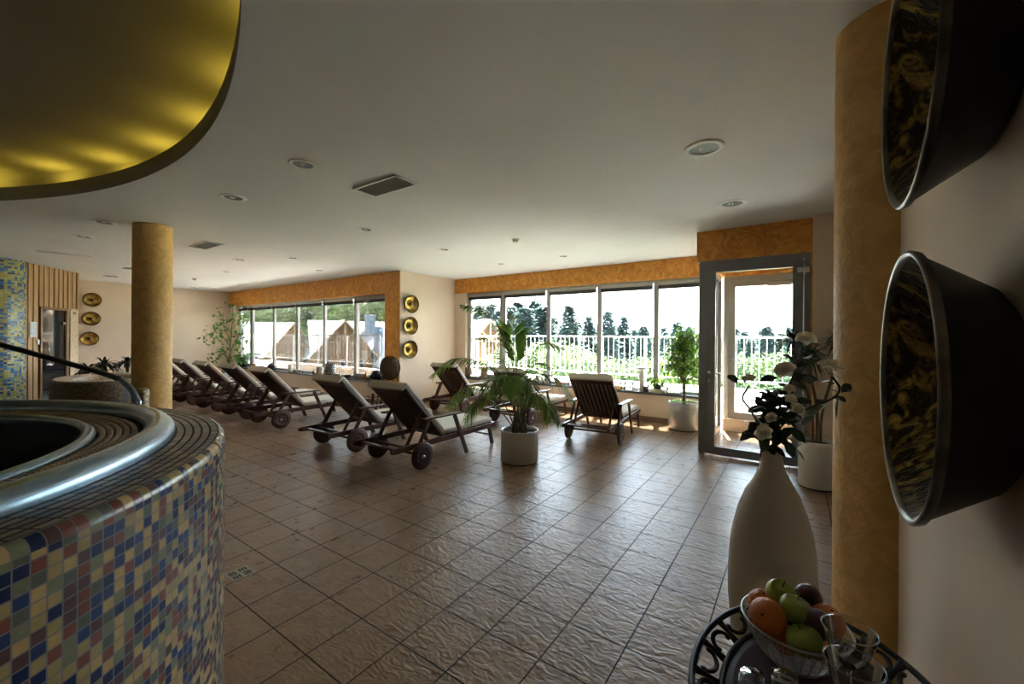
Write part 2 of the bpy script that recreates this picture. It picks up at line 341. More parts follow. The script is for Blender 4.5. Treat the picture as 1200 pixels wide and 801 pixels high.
        if not getattr(s, 'keep', False): bmesh.ops.recalc_face_normals(bm, faces=bm.faces)
        bm.to_mesh(me); bm.free()
        o = bpy.data.objects.new(name, me); C.objects.link(o)
        if parent: o.parent = parent
        if bevel:
            b = o.modifiers.new('bevel', 'BEVEL'); b.width = bevel; b.segments = 2; b.limit_method = 'ANGLE'
        if kind: o['kind'] = kind
        if label: o['label'] = label
        if cat: o['category'] = cat
        if group: o['group'] = group
        return o
def empty(name, loc=(0, 0, 0), rz=0, label=None, cat=None, group=None, kind=None):
    o = bpy.data.objects.new(name, None); C.objects.link(o); o.location = loc; o.rotation_euler = (0, 0, rz); o.empty_display_size = .1
    if label: o['label'] = label
    if cat: o['category'] = cat
    if group: o['group'] = group
    if kind: o['kind'] = kind
    return o
def dup(o, loc=None, rz=None, label=None, group=None, scale=None, kids=None):
    def cp(x, par):
        c = x.copy(); C.objects.link(c)
        if par: c.parent = par
        for ch in list(x.children): cp(ch, c)
        return c
    r = cp(o, None)
    if loc is not None: r.location = loc
    if rz is not None: r.rotation_euler = (0, 0, rz)
    if label: r['label'] = label
    if group: r['group'] = group
    if scale: r.scale = scale if hasattr(scale, '__len__') else (scale,) * 3
    return r
def spline(pts, n):
    pts = [Vector(p) for p in pts]; out = []; P = [pts[0] * 2 - pts[1]] + pts + [pts[-1] * 2 - pts[-2]]
    for i in range(1, len(P) - 2):
        for k in range(n):
            t = k / n; a, b, c, d = P[i - 1:i + 3]
            out.append(.5 * ((2 * b) + (c - a) * t + (2 * a - 5 * b + 4 * c - d) * t * t + (3 * b - a - 3 * c + d) * t ** 3))
    out.append(pts[-1]); return out

# ------------------------------------------------------------------ the room
fl = MB(); fl.bx(-16, 1.3, -8.2, Y2 + .2, -.12, 0); fl.build('floor', m_floor, kind='structure')
# ceiling with the rounded opening over the tub
OC = (-4.08, -4.78, 5.955)
hole = [Vector((OC[0] + OC[2] * cos(radians(a)), OC[1] + OC[2] * sin(radians(a)), 0)) for a in range(64, 122, 2)]
tail = spline([hole[-1], (-7.9, -.55, 0), (-8.5, -1.9, 0), (-7.9, -3.5, 0), (-6, -4.5, 0), (-3.9, -4.7, 0), (-1.9, -4.0, 0), (-.75, -2.5, 0), (-.62, -.9, 0), (-.85, .1, 0), hole[0]], 6)
hole = hole + tail[1:-1]
def off(loop, d):
    o = []; N = len(loop)
    for i in range(N):
        t = (loop[(i + 1) % N] - loop[i - 1]).normalized(); n = Vector((t.y, -t.x, 0)); o.append(loop[i] + n * d)
    return o
if sum(hole[i].x * hole[(i + 1) % len(hole)].y - hole[(i + 1) % len(hole)].x * hole[i].y for i in range(len(hole))) < 0: hole.reverse()
bm = bmesh.new()
outer = [(-16, -8.4), (1.3, -8.4), (1.3, Y2 + .62), (-7.15, Y2 + .62), (-7.15, Y1 + .55), (-16, Y1 + .55)]
def loop_edges(pts, z):
    vs = [bm.verts.new((p[0], p[1], z)) for p in pts]
    return [bm.edges.new((vs[i], vs[(i + 1) % len(vs)])) for i in range(len(vs))]
eds = loop_edges(outer, H) + loop_edges(hole, H)
bmesh.ops.triangle_fill(bm, use_beauty=True, use_dissolve=False, edges=eds)
me = bpy.data.meshes.new('ceiling'); bm.to_mesh(me); bm.free(); me.materials.append(m_plaster)
ceil = bpy.data.objects.new('ceiling', me); C.objects.link(ceil); ceil['kind'] = 'structure'
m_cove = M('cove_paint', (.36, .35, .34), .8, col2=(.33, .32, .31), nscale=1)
lip = MB(); N = len(hole); LT = .14; SET = .34; CH = 3.30
lo2 = off(hole, SET)
for i in range(N):
    j = (i + 1) % N; a, b = hole[i], hole[j]; a2, b2 = lo2[i], lo2[j]; n0 = len(lip.v)
    for p, z in ((a, H), (b, H), (b, H + LT), (a, H + LT), (b2, H + LT), (a2, H + LT), (b2, CH), (a2, CH)): lip.v.append(Vector((p.x, p.y, z)))
    lip.face((n0, n0 + 1, n0 + 2, n0 + 3), sm=True); lip.face((n0 + 3, n0 + 2, n0 + 4, n0 + 5)); lip.face((n0 + 5, n0 + 4, n0 + 6, n0 + 7), sm=True)
n0 = len(lip.v)
for p in lo2: lip.v.append(Vector((p.x, p.y, CH)))
lip.face([n0 + i for i in range(N)])
lip.keep = True
lip.build('trim_1', m_cove, kind='structure')
rf = MB(); rf.bx(-16.2, 1.4, -8.6, Y2 + .62, CH + .02, CH + .3); rf.build('trim_2', m_white, kind='structure')
fa = MB(); fa.bx(-7.15, 1.4, Y2 + .59, Y2 + .65, H, CH + .1); fa.bx(-16.2, -7.15, Y1 + .52, Y1 + .58, H, CH + .1); fa.build('trim_3', m_white, kind='structure')

def wall(name, x0, x1, y0, y1, z0, z1, mat=m_cream): return MB().bx(x0, x1, y0, y1, z0, z1).build(name, mat, kind='structure')
wall('wall_left', XL - .2, XL, 0, Y1 + .25, 0, H)
wall('wall_right', XR, XR + .15, -8.2, 2.44, 0, H)
wall('wall_right_end', XR + .15, 1.1, 2.36, 2.44, 0, H)
wall('wall_right_far', 1.0, 1.15, 2.44, 5.7, 0, H)
wall('wall_back', -16, .5, -8.4, -8.2, 0, H)
wall('wall_left_near', -12.6, -12.4, -8.2, .8, 0, H)
wall('wall_front_right', .14, 1.15, 5.7, 5.86, 0, H)
# window wall left
wall('wall_front_left', XL, -7.38, Y1, Y1 + .25, 0, .46)
lt = MB(); lt.bx(XL, XP, Y1, Y1 + .25, 2.43, H); lt.bx(-7.38, XP, Y1, Y1 + .25, 0, 2.43); lt.build('wall_front_left_lintel', m_orange, kind='structure')
wall('wall_pier', -7.1, XP + .004, Y1 + .012, Y2 + .25, 0, H)
wall('wall_front', XP, -1.09, Y2, Y2 + .25, 0, .48)
wall('wall_front_lintel', XP + .004, -1.09, Y2, Y2 + .25, 2.54, H, m_orange)
wall('wall_front_jamb', XP + .004, -6.56, Y2 + .02, Y2 + .25, .48, 2.54)
# vestibule
dl = MB(); dl.bx(-1.09, .14, YD, YD + .14, 2.49, H); dl.bx(-1.09, -.97, YD + .14, Y2, 2.49, H); dl.build('wall_door_lintel', m_orange, kind='structure')
wall('wall_vestibule_right', .13, .27, YD + .04, Y2 + .2, 0, H)
dj = MB(); dj.bx(.12, .14, YD - .02, YD + .1, 0, 2.49); dj.build('trim_4', m_orange, kind='structure')
ob = MB(); ob.bx(-1.09, .13, Y2 + .02, Y2 + .25, 2.5, H); ob.build('wall_terrace_lintel', m_orange, kind='structure')
wall('wall_terrace_step', -1.0, .13, Y2 - .02, Y2 + .25, 0, .19)
# sills and skirting
MB().bx(XL, -7.38, Y1 - .04, Y1 + .25, .46, .495).build('trim_5', m_stone, kind='structure')
MB().bx(XP + .01, -1.12, Y2 - .04, Y2 + .25, .48, .515).build('trim_6', m_stone, kind='structure')
m_skirt = M('skirting_tile', (.26, .18, .12), .4, col2=(.32, .23, .15), nscale=6)
MB().bx(XL, XP, Y1 - .012, Y1, 0, .085).build('baseboard_front_left', m_skirt, kind='structure')
MB().bx(XP, -1.09, Y2 - .012, Y2, 0, .085).build('baseboard_front', m_skirt, kind='structure')
MB().bx(XP + .004, XP + .016, Y1, Y2 - .012, 0, .085).build('baseboard_pier', m_skirt, kind='structure')
MB().bx(XL, XL + .012, 1, Y1, 0, .085).build('baseboard_left', m_skirt, kind='structure')
MB().bx(.14, 1.0, 5.688, 5.7, 0, .085).build('baseboard_right', m_skirt, kind='structure')

# columns
def column(name, x, y, r, label):
    o = MB(); o.lathe([(r, 0), (r, H)], (x, y, 0), 64); o.build(name, m_column, kind='structure', label=label)
column('column', XR, 2.44, .2, 'thick ochre plaster column at the end of the right wall beside the vase')
column('column', -6.78, 1.72, .2, 'free-standing ochre plaster column behind the whirlpool')

# ------------------------------------------------------------------ windows
wn = [0]
def window(x0, x1, yf, z0, z1, sash=False):
    wn[0] += 1
    t = empty('window_%d' % wn[0], ((x0 + x1) / 2, yf, z0), kind='structure')
    hw = (x1 - x0) / 2; hh = z1 - z0; f = MB(); fw = .042
    f.bx(-hw, -hw + fw, 0, .055, 0, hh); f.bx(hw - fw, hw, 0, .055, 0, hh); f.bx(-hw + fw, hw - fw, 0, .08, 0, .055); f.bx(-hw + fw, hw - fw, 0, .08, hh - .05, hh)
    if sash:
        a = fw; f.bx(-hw + a, -hw + a + .05, -.02, .06, .055, hh - .05); f.bx(hw - a - .05, hw - a, -.02, .06, .055, hh - .05)
        f.bx(-hw + a + .05, hw - a - .05, -.02, .06, .055, .11); f.bx(-hw + a + .05, hw - a - .05, -.02, .06, hh - .11, hh - .05)
    f.build('window_frame', m_alu, t, bevel=.004)
    g = MB(); e = fw + (.05 if sash else 0); g.bx(-hw + e, hw - e, .035, .041, .05, hh - .05); g.build('window_pane', m_glass, t)
    if sash:
        h = MB(); h.bx(-hw + .052, -hw + .078, -.055, -.02, hh * .5 - .02, hh * .5 + .09); h.bx(-hw + .058, -hw + .072, -.07, -.055, hh * .5 - .1, hh * .5 + .07); h.build('window_handle', m_alu_dark, t)
    return t
bl = None
blabels = ['at the far left corner beside the climbing plant', 'second pane from the far left corner', 'third pane from the far left corner', 'middle-right pane with the teapot below', 'pane with the woven lantern below', 'pane next to the orange pier',
           'leftmost pane of the right window, above the birch candles', 'pane directly behind the arching palm frond', 'pane left of the rightmost lounger', 'pane above the white candle stand', 'pane behind the ficus beside the door']
def blind(x0, x1, yf, z1, i):
    t = empty('window_blind', ((x0 + x1) / 2, yf - .035, z1 - .02), label='dark raised venetian blind, ' + blabels[i], cat='blind', group='raised blinds over the window panes')
    hw = (x1 - x0) / 2 - .05
    MB().bx(-hw, hw, -.02, .012, -.03, .01).build('headrail', m_alu, t)
    s = MB()
    for k in range(7): s.bx(-hw, hw, -.018, .012, -.040 - k * .010, -.032 - k * .010)
    s.build('slat_stack', m_blind, t)
    c = MB(); c.tube([(-hw * .35, -.024, -.03), (-hw * .35, -.024, -.12)], .003, 5); c.build('pull_cord', m_blind, t)
W1 = [-14.78, -13.915, -12.576, -11.275, -9.967, -8.652, -7.38]
for i in range(6):
    window(W1[i], W1[i + 1], Y1 + .14, .495, 2.43, sash=(i in (0, 5))); blind(W1[i], W1[i + 1], Y1 + .14, 2.38, i)
wall('wall_front_left_jamb', XL, -14.78, Y1 + .02, Y1 + .25, .46, 2.43)
W2 = [-6.56, -5.506, -4.342, -3.195, -2.106, -1.09]
for i in range(5):
    window(W2[i], W2[i + 1], Y2 + .12, .515, 2.54, sash=(i == 0)); blind(W2[i], W2[i + 1], Y2 + .12, 2.49, 6 + i)

# ------------------------------------------------------------------ doors
d1 = empty('door_1', (-.465, YD, 0), kind='structure')
f = MB(); f.bx(-.585, -.525, 0, .1, 0, 2.49); f.bx(.525, .585, 0, .1, 0, 2.49); f.bx(-.525, .525, 0, .1, 2.43, 2.49); f.build('door_frame', m_alu_dark, d1, bevel=.005)
f = MB(); f.bx(-.52, -.40, -.02, .05, .02, 2.425); f.bx(.42, .52, -.02, .05, .02, 2.425); f.bx(-.40, .42, -.02, .05, 2.335, 2.425); f.bx(-.40, .42, -.02, .05, .02, .115); f.build('door_leaf', m_alu_dark, d1, bevel=.005)
MB().bx(-.40, .42, .012, .02, .115, 2.335).build('door_pane', m_glass, d1)
def lever(par, x, y, z, s):
    h = MB(); h.tube([(x, y, z), (x, y - .05, z)], .009, 10); h.tube([(x, y - .05, z), (x + .02 * s, y - .055, z), (x + .14 * s, y - .05, z + .004)], .009, 10); h.lathe([(.001, 0), (.024, 0), (.024, -.008), (.001, -.008)], (x, y, z), 20, 'y')
    h.build('door_handle', m_chrome, par)
    k = MB(); k.lathe([(.001, 0), (.016, 0), (.016, -.006), (.001, -.006)], (x, y, z - .1), 16, 'y', ey=1.7); k.build('keyhole_plate', m_alu_light, par)
lever(d1, -.465, -.02, 1.05, 1)
for z in (.19, 2.29):
    h = MB(); h.tube([(.525, -.03, z - .06), (.525, -.03, z + .06)], .012, 12); h.bx(.46, .52, -.032, -.02, z - .03, z + .03); h.bx(.53, .575, -.024, -.0, z - .03, z + .03); h.build('door_hinge', m_chrome, d1)
# side glazing of the vestibule
sg = empty('window_12', (-1.05, YD + .1, 0), kind='structure')
f = MB(); L_ = Y2 - YD - .1
for a, b in ((0, .05), (L_ / 2 - .03, L_ / 2 + .03), (L_ - .05, L_)): f.bx(-.03, .03, a, b, 0, 2.49)
f.bx(-.03, .03, 0, L_, 0, .08); f.bx(-.03, .03, 0, L_, 2.41, 2.49); f.build('window_frame', m_alu_light, sg, bevel=.004)
MB().bx(-.004, .004, .05, L_ - .05, .08, 2.41).build('window_pane', m_glass, sg)
# outer terrace door
d2 = empty('door_2', (-.435, Y2 + .04, .19), kind='structure')
f = MB(); f.bx(-.565, -.50, 0, .1, 0, 2.31); f.bx(.50, .565, 0, .1, 0, 2.31); f.bx(-.50, .50, 0, .1, 2.24, 2.31); f.build('door_frame', m_alu_light, d2, bevel=.005)
f = MB(); f.bx(-.495, -.395, -.02, .05, .01, 2.235); f.bx(.395, .495, -.02, .05, .01, 2.235); f.bx(-.395, .395, -.02, .05, 2.14, 2.235); f.bx(-.395, .395, -.02, .05, .01, .12); f.build('door_leaf', m_alu_light, d2, bevel=.005)
MB().bx(-.395, .395, .012, .02, .12, 2.14).build('door_pane', m_glass, d2)
lever(d2, -.445, -.02, .95, 1)
c = MB(); c.bx(.05, .36, -.08, -.02, 2.12, 2.18); c.bx(-.15, .2, -.05, -.035, 2.205, 2.22); c.build('door_closer', m_alu_light, d2, bevel=.004)
cu = bpy.data.curves.new('door_lettering', 'FONT'); cu.body = 'SON\u010cNA TERASA'; cu.size = .085; cu.extrude = .0006; cu.align_x = 'CENTER'; cu.space_character = 1.25
to = bpy.data.objects.new('door_lettering', cu); C.objects.link(to); to.parent = d2; to.location = (-.02, .008, 1.53); to.rotation_euler = (pi / 2, 0, 0); cu.materials.append(m_letter)

# ------------------------------------------------------------------ sauna corner
SA = Vector((-12.23, 1.14, 0)); SD = Vector((-1.17, .89, 0)).normalized(); SN = Vector((SD.y, -SD.x, 0))   # SN away from the room?
if SN.dot(Vector((0, 0, 0)) - SA) > 0: SN = -SN
sr = atan2(SD.y, SD.x)
cab = empty('wall_sauna', SA, sr, kind='structure')     # local x runs along the cladding, room side is the sign of rs
rs = 1 if (Matrix.Rotation(sr, 3, 'Z') @ Vector((0, 1, 0))).dot(SN) < 0 else -1
LW = 1.53; DX0, DX1, DZ = .44, 1.22, 2.0
bk = MB(); bk.bx(0, DX0, 0, -rs * .1, 0, H); bk.bx(DX1, LW, 0, -rs * .1, 0, H); bk.bx(DX0, DX1, 0, -rs * .1, DZ, H); bk.build('backing', m_pine_dark, cab)
sl = MB(); x = .0; k = 0
while x < LW - .03:
    wd = .062; z0 = 0
    if x + wd > DX0 and x < DX1: z0 = DZ + .05
    dp = .018 if k % 2 else .028
    sl.bx(x + .004, x + wd - .006, 0, rs * dp, z0, H); x += .068; k += 1
sl.build('cladding', m_pine, cab, bevel=.003)
side = MB(); side.bx(LW - .02, LW, -rs * 2.0, rs * .025, 0, H); side.build('side_panel', m_pine, cab)
sdoor = empty('door_3', SA, sr, kind='structure')
f = MB(); f.bx(DX0, DX0 + .05, -rs * .08, rs * .035, 0, DZ); f.bx(DX1 - .05, DX1, -rs * .08, rs * .035, 0, DZ); f.bx(DX0, DX1, -rs * .08, rs * .035, DZ, DZ + .05); f.build('door_frame', m_pine_frame, sdoor, bevel=.004)
MB().bx(DX0 + .052, DX1 - .052, 0, rs * .01, .01, DZ - .005).build('door_pane', m_glass_dark, sdoor)
h = MB(); h.tube([(DX0 + .19, rs * .05, 1.0), (DX0 + .19, rs * .05, 1.32)], .011, 10)
for z in (1.03, 1.29): h.tube([(DX0 + .19, rs * .01, z), (DX0 + .19, rs * .05, z)], .007, 8)
h.build('door_handle', m_chrome, sdoor)
for z in (.3, 1.72):
    h = MB(); h.bx(DX1 - .15, DX1 - .04, rs * .012, rs * .03, z - .03, z + .03); h.build('door_hinge', m_chrome, sdoor)
mt_ = Matrix.Translation(SA) @ Matrix.Rotation(sr, 4, 'Z')
nb = empty('notice_board', mt_ @ Vector((.235, rs * .035, 1.58)), sr, 'small white framed notice on the wooden sauna wall left of the smoked glass door', 'sign')
MB().bx(-.085, .085, 0, rs * .012, -.15, .15).build('board_frame', m_plastic, nb); MB().bx(-.07, .07, rs * .012, rs * .015, -.135, .135).build('sheet', m_paper, nb)
sw = empty('light_switch', mt_ @ Vector((.37, rs * .034, 1.33)), sr, 'small white switch on the wooden sauna wall below the framed notice', 'switch')
MB().bx(-.03, .03, 0, rs * .01, -.05, .05).build('plate', m_plastic, sw, bevel=.002); MB().bx(-.015, .015, rs * .01, rs * .015, -.02, .02).build('rocker', m_white, sw)
st = empty('wall_plaque', mt_ @ Vector((1.38, rs * .036, 1.2)), sr, 'tall pale plaque strip with faded reddish marks right of the sauna door', 'sign')
MB().bx(-.12, .12, 0, rs * .014, -.85, .85).build('plaque_board', m_redstrip, st, bevel=.002)
mk = MB(); [mk.bx(-.04 + q * .05, -.01 + q * .05, rs * .014, rs * .017, .74, .78) for q in range(2)]; mk.build('dark_mark', m_black, st)
pl = MB(); pl.lathe([(.42, 0), (.42, H)], (-12.35, .80, 0), 48, a0=-1.9, a1=1.45, uref=.42); pl.keep = True
pl.build('wall_mosaic_pillar', m_pillar_mosaic, kind='structure')

# ------------------------------------------------------------------ whirlpool
TC = (-2.48, -.63); ZT = 1.1
tub = empty('whirlpool_tub', (TC[0], TC[1], 0), 0, 'large round raised whirlpool clad in small multicoloured mosaic tiles with a steel rim', 'hot tub')
ts = 288
MB().lathe([(1.462, 0), (1.462, ZT - .03)], seg=ts, uref=1.462).build('mosaic_wall', m_side, tub)
MB().lathe([(1.462, ZT - .03), (1.459, ZT - .016), (1.45, ZT - .004), (1.438, ZT)], seg=ts, uref=1.462).build('edge_tiles', m_bevel, tub)
MB().lathe([(1.438, ZT), (1.27, ZT)], seg=ts, uref=1.4).build('coping', m_coping, tub)
rp = [(1.295, ZT - .002)] + [(1.245 + .05 * cos(a), ZT + .012 + .046 * sin(a)) for a in [radians(q) for q in range(0, 181, 15)]] + [(1.195, ZT - .03)]
MB().lathe(rp, seg=ts).build('steel_rim', m_steel, tub)
MB().lathe([(1.195, ZT - .03), (1.19, ZT - .03), (1.19, ZT + .005), (1.183, ZT + .006), (1.181, ZT - .05), (1.05, ZT - .05)], seg=ts).build('overflow_channel', m_black, tub)
g = MB()
for k in range(5):
    r1 = 1.178 - k * .0235; z = ZT + .012 - k * .0012
    g.lathe([(r1, z - .02), (r1, z - .003), (r1 - .003, z), (r1 - .016, z), (r1 - .019, z - .003), (r1 - .019, z - .02)], seg=ts, uref=1.1)
g.build('overflow_grating', m_grate, tub)
MB().lathe([(1.058, ZT - .05)] + [(1.034 + .024 * cos(radians(q)), ZT + .002 + .022 * sin(radians(q))) for q in range(0, 181, 20)] + [(1.01, ZT - .05)], seg=ts).build('inner_rim', m_steel, tub)
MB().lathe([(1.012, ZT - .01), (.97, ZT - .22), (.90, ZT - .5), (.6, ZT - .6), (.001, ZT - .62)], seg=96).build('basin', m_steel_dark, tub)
# handrail
hr = empty('handrail', PD(158, 474, 2.42), 0, 'dark metal handrail sloping down to the back rim of the whirlpool', 'handrail')
o0 = hr.location.copy()
pts = [PD(-170, 360, 2.3), PD(-60, 388, 2.35), PD(0, 403.5, 2.4), PD(60, 420, 2.42), PD(120, 437, 2.44), PD(140, 444, 2.44), PD(153, 455, 2.43), PD(160, 468, 2.42), PD(162, 480, 2.42)]
pts = [p - o0 for p in pts]
fl_ = MB(); fl_.tube(spline(pts[:6], 6), .019, 12, flat=.8); fl_.build('grip', m_rail, hr)
fl_ = MB(); fl_.tube(spline(pts[5:] + [pts[-1] + Vector((0, 0, -.3))], 6), .017, 12); fl_.build('post', m_steel, hr)
fl_ = MB(); fl_.tube([pts[0], pts[0] + Vector((0, 0, -1.9))], .018, 12); fl_.build('post', m_rail, hr)

# second tub behind, and the stub beside the column
Za = .80; cp = PZ(124, 441, Za); tdir = atan2(cp.y, cp.x)
t2 = empty('mosaic_planter_tub', (cp.x, cp.y, 0), tdir, 'low oval tub clad in brown mosaic with a sandy tiled top behind the whirlpool', 'hot tub')
EX, EY = 1.0, .62
MB().lathe([(1, 0), (1, Za - .07), (.985, Za - .03), (.955, Za - .008), (.93, Za)], seg=120, ex=EX, ey=EY, uref=.9).build('side_wall', m_tub2, t2)
MB().lathe([(.93, Za), (.72, Za), (.60, Za - .02)], seg=120, ex=EX, ey=EY, uref=.9).build('tiled_top', m_tub2top, t2)
MB().lathe([(.60, Za - .02), (.55, Za - .12), (.3, Za - .2), (.001, Za - .2)], seg=80, ex=EX, ey=EY, uref=.9).build('basin', m_tub2top, t2)
p = PZ(165, 455, .88)
MB().lathe([(.075, 0), (.075, .85), (.068, .87), (.05, .88), (.001, .88)], seg=40, ex=1.3, ey=1, uref=.09).build('mosaic_bollard', mosaic('mosaic_gold', [(30, (.45, .34, .12)), (20, (.3, .2, .07)), (10, (.2, .09, .04)), (10, (.6, .5, .25))], .03, .03, (.12, .09, .05), .06, .3), label='short rounded golden mosaic post in front of the free-standing ochre column', cat='post').location = (p.x, p.y, 0)

# ------------------------------------------------------------------ floor drain, ceiling fittings
dr = empty('floor_drain', (-2.875, 1.165, 0), 0, 'square metal floor drain in the tiles beside the mosaic whirlpool', 'drain')
MB().bx(-.07, .07, -.065, .065, 0, .003).build('plate', m_bronze, dr)
for qx, qy, fl2 in ((-1, -1, 0), (1, 1, 0), (-1, 1, 1), (1, -1, 1)):
    s_ = MB()
    for k in range(3):
        a = .012 + k * .016
        if fl2: s_.box((qx * .032, qy * a, .0035), (.04, .007, .002))
        else: s_.box((qx * a, qy * .032, .0035), (.007, .04, .002))
    s_.build('slot', m_black, dr)

dl_pts = [((355, 192), .105, 'nearest the large square vent, left of it'), ((273, 231), .115, 'between the yellow cove and the far column top'), ((429, 268.5), .09, 'just beyond the large square vent'), ((122, 260), .115, 'immediately left of the ochre column top'),
          ((98, 277), .11, 'further left of the ochre column, above the handrail'), ((825, 173), .135, 'large and nearest, with visible bulbs, right side of the ceiling'), ((858, 238), .135, 'in front of the orange fascia over the glass door'),
          ((521, 292), .09, 'in mid ceiling left of the smoke detector'), ((281, 304), .11, 'beyond the small vent, right of the ochre column'), ((343, 302), .09, 'between the small vent and the orange beam'), ((265, 318), .08, 'far back, above the farthest loungers'),
          ((374, 316.5), .09, 'closest to the left orange beam'), ((282, 332), .08, 'farthest back, near the left wall corner'), ((660, 300), .09, 'near the right orange beam, faint and white'), ((587, 309), .07, 'closest to where the right orange beam meets the pier')]
dl0 = None
for (px_, r_d, lab) in dl_pts:
    p = PZ(px_[0], px_[1], H)
    lab = 'round white ceiling downlight ' + lab
    if dl0 is None:
        dl0 = empty('ceiling_downlight', (p.x, p.y, H), 0, lab, 'ceiling light', 'recessed downlights in the white ceiling')
        MB().lathe([(.7, 0), (.72, -.05), (.76, -.09), (.94, -.08), (1, -.04), (1, 0)], seg=40).build('trim_ring', m_white, dl0)
        MB().lathe([(.001, -.010), (.4, -.014), (.72, -.03)], seg=40).build('lens', m_lens, dl0)
        b = MB(); b.box((-.2, 0, -.03), (.09, .4, .03)); b.box((.02, 0, -.03), (.09, .4, .03)); b.build('bulb', m_glass if False else m_plastic, dl0, bevel=.02)
        dl0.scale = (r_d, r_d, r_d)
    else: dup(dl0, (p.x, p.y, H), 0, lab, scale=r_d)

def vent(cx, cy, lx, ly, rz, lab, ns=9, bars=3):
    t = empty('ceiling_vent', (cx, cy, H), rz, lab, 'vent')
    MB().bx(-lx / 2 + .01, lx / 2 - .01, -ly / 2 + .01, ly / 2 - .01, -.004, -.001).build('backing', m_grey_inner, t)
    f = MB()
    for a, b, c_, d in ((-lx / 2, lx / 2, -ly / 2, -ly / 2 + .02), (-lx / 2, lx / 2, ly / 2 - .02, ly / 2), (-lx / 2, -lx / 2 + .02, -ly / 2, ly / 2), (lx / 2 - .02, lx / 2, -ly / 2, ly / 2)): f.bx(a, b, c_, d, -.014, 0)
    f.build('frame', m_white, t)
    s2 = MB()
    for k in range(ns):
        y = -ly / 2 + .02 + (k + .5) * (ly - .04) / ns
        s2.box((0, y, -.010), (lx - .04, .004, .012), Matrix.Rotation(.6, 3, 'X'))
    for k in range(14 if lx > .4 else 6):
        xx = -lx / 2 + .02 + (k + .5) * (lx - .04) / (14 if lx > .4 else 6); s2.box((xx, 0, -.006), (.003, ly - .04, .004))
    s2.build('slats', m_slat, t)
vent(-3.13, 2.45, .60, .26, 0, 'large rectangular slatted air vent in the ceiling near the middle of the room')
vent(-7.5, 2.54, .66, .24, 0, 'smaller slatted air vent in the ceiling right of the ochre column top')
vent(-10.36, 1.46, .68, .10, radians(80), 'long narrow slot diffuser in the ceiling above the wooden sauna wall', 3)
vent(-11.5, 2.56, .3, .2, 0, 'little square vent in the ceiling just left of the ochre column', 4)
vent(-13.4, 2.65, .4, .25, 0, 'small square vent in the ceiling above the left trio of brass gongs', 4)
vent(-14.6, 4.9, .62, .08, radians(80), 'slim slot diffuser in the ceiling near the far left wall', 2)
def detector(u, v, lab):
    p = PZ(u, v, H); t = empty('smoke_detector', (p.x, p.y, H), 0, lab, 'smoke detector')
    MB().lathe([(.001, -.012), (.05, -.012), (.055, 0)], seg=24).build('base', m_plastic, t)
    MB().lathe([(.001, -.05), (.03, -.05), (.04, -.035), (.04, -.012)], seg=24).build('head', m_candle, t)
detector(604, 280, 'small cream smoke detector on the ceiling in front of the right orange beam')
detector(228, 326, 'small cream smoke detector on the ceiling just right of the ochre column')

# ------------------------------------------------------------------ cove lamps
m_tubeglow = emis('cove_lamp_glow', (1, .72, .08), 1.5)
lo1 = off(hole, .19)
cl0 = None
def cove_lamp(i, lab):
    global cl0
    p = lo1[i % N]; q = lo1[(i + 1) % N]; rz = atan2(q.y - p.y, q.x - p.x)
    if cl0 is None:
        cl0 = empty('cove_lamp', (p.x, p.y, H + LT), rz, lab, 'lamp', 'yellow lamps hidden on the ledge of the ceiling opening')
        MB().bx(-.16, .16, -.03, .03, 0, .025).build('lamp_body', m_plastic, cl0, bevel=.004)
        MB().tube([(-.14, 0, .038), (.14, 0, .038)], .012, 8).build('lamp_tube', m_tubeglow, cl0)
    else: dup(cl0, (p.x, p.y, H + LT), rz)
    L = bpy.data.lights.new('cove_light', 'AREA'); L.shape = 'RECTANGLE'; L.size = .28; L.size_y = .04; L.energy = .22; L.color = (1, .70, .07)
    lo = bpy.data.objects.new('cove_light', L); C.objects.link(lo); lo.location = (p.x, p.y, H + LT + .06); lo.rotation_euler = (radians(180), 0, rz)
for i in range(1, 34, 4): cove_lamp(i, 'yellow cove lamp on the hidden ledge of the round ceiling opening')

# ------------------------------------------------------------------ brass gongs
def gong(R, rb, dep, far, loc, rz, lab, group):
    t = empty('wall_gong', loc, rz, lab, 'wall decoration', group)     # local +x points out of the wall
    MB().lathe([(.001, 0), (rb * .9, 0), (rb, .015 * R / .3), (R - .006, dep - .006)], seg=72, axis='x').build('outer_shell', m_gong_out, t)
    s = R / .3
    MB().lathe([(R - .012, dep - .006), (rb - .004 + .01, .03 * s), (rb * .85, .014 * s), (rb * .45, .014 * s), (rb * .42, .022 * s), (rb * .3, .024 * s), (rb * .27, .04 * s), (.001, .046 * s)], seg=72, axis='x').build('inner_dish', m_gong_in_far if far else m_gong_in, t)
    MB().lathe([(R - .014, dep - .008), (R - .012, dep + .002), (R - .005, dep + .005), (R, dep), (R - .004, dep - .012)], seg=72, axis='x').build('rim', m_gong_rim if not far else m_gong_out, t)
    b = MB(); b.lathe([(rb * .26, .04 * s), (rb * .2, .055 * s), (.001, .058 * s)], seg=32, axis='x'); b.build('boss', m_gong_out, t)
    return t
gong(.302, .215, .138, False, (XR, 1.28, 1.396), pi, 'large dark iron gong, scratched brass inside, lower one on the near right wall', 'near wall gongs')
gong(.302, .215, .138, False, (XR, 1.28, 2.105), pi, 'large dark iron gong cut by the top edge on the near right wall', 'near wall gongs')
for (u, v), l in zip(((483, 356), (482, 381.5), (481.5, 409)), ('top', 'middle', 'bottom')):
    p = PX(u, v, XP + .09); gong(.195, .13, .085, True, (XP + .004, p.y, p.z), 0, 'round brass gong on the cream pier between the windows, %s of its three' % l, 'gongs on the pier')
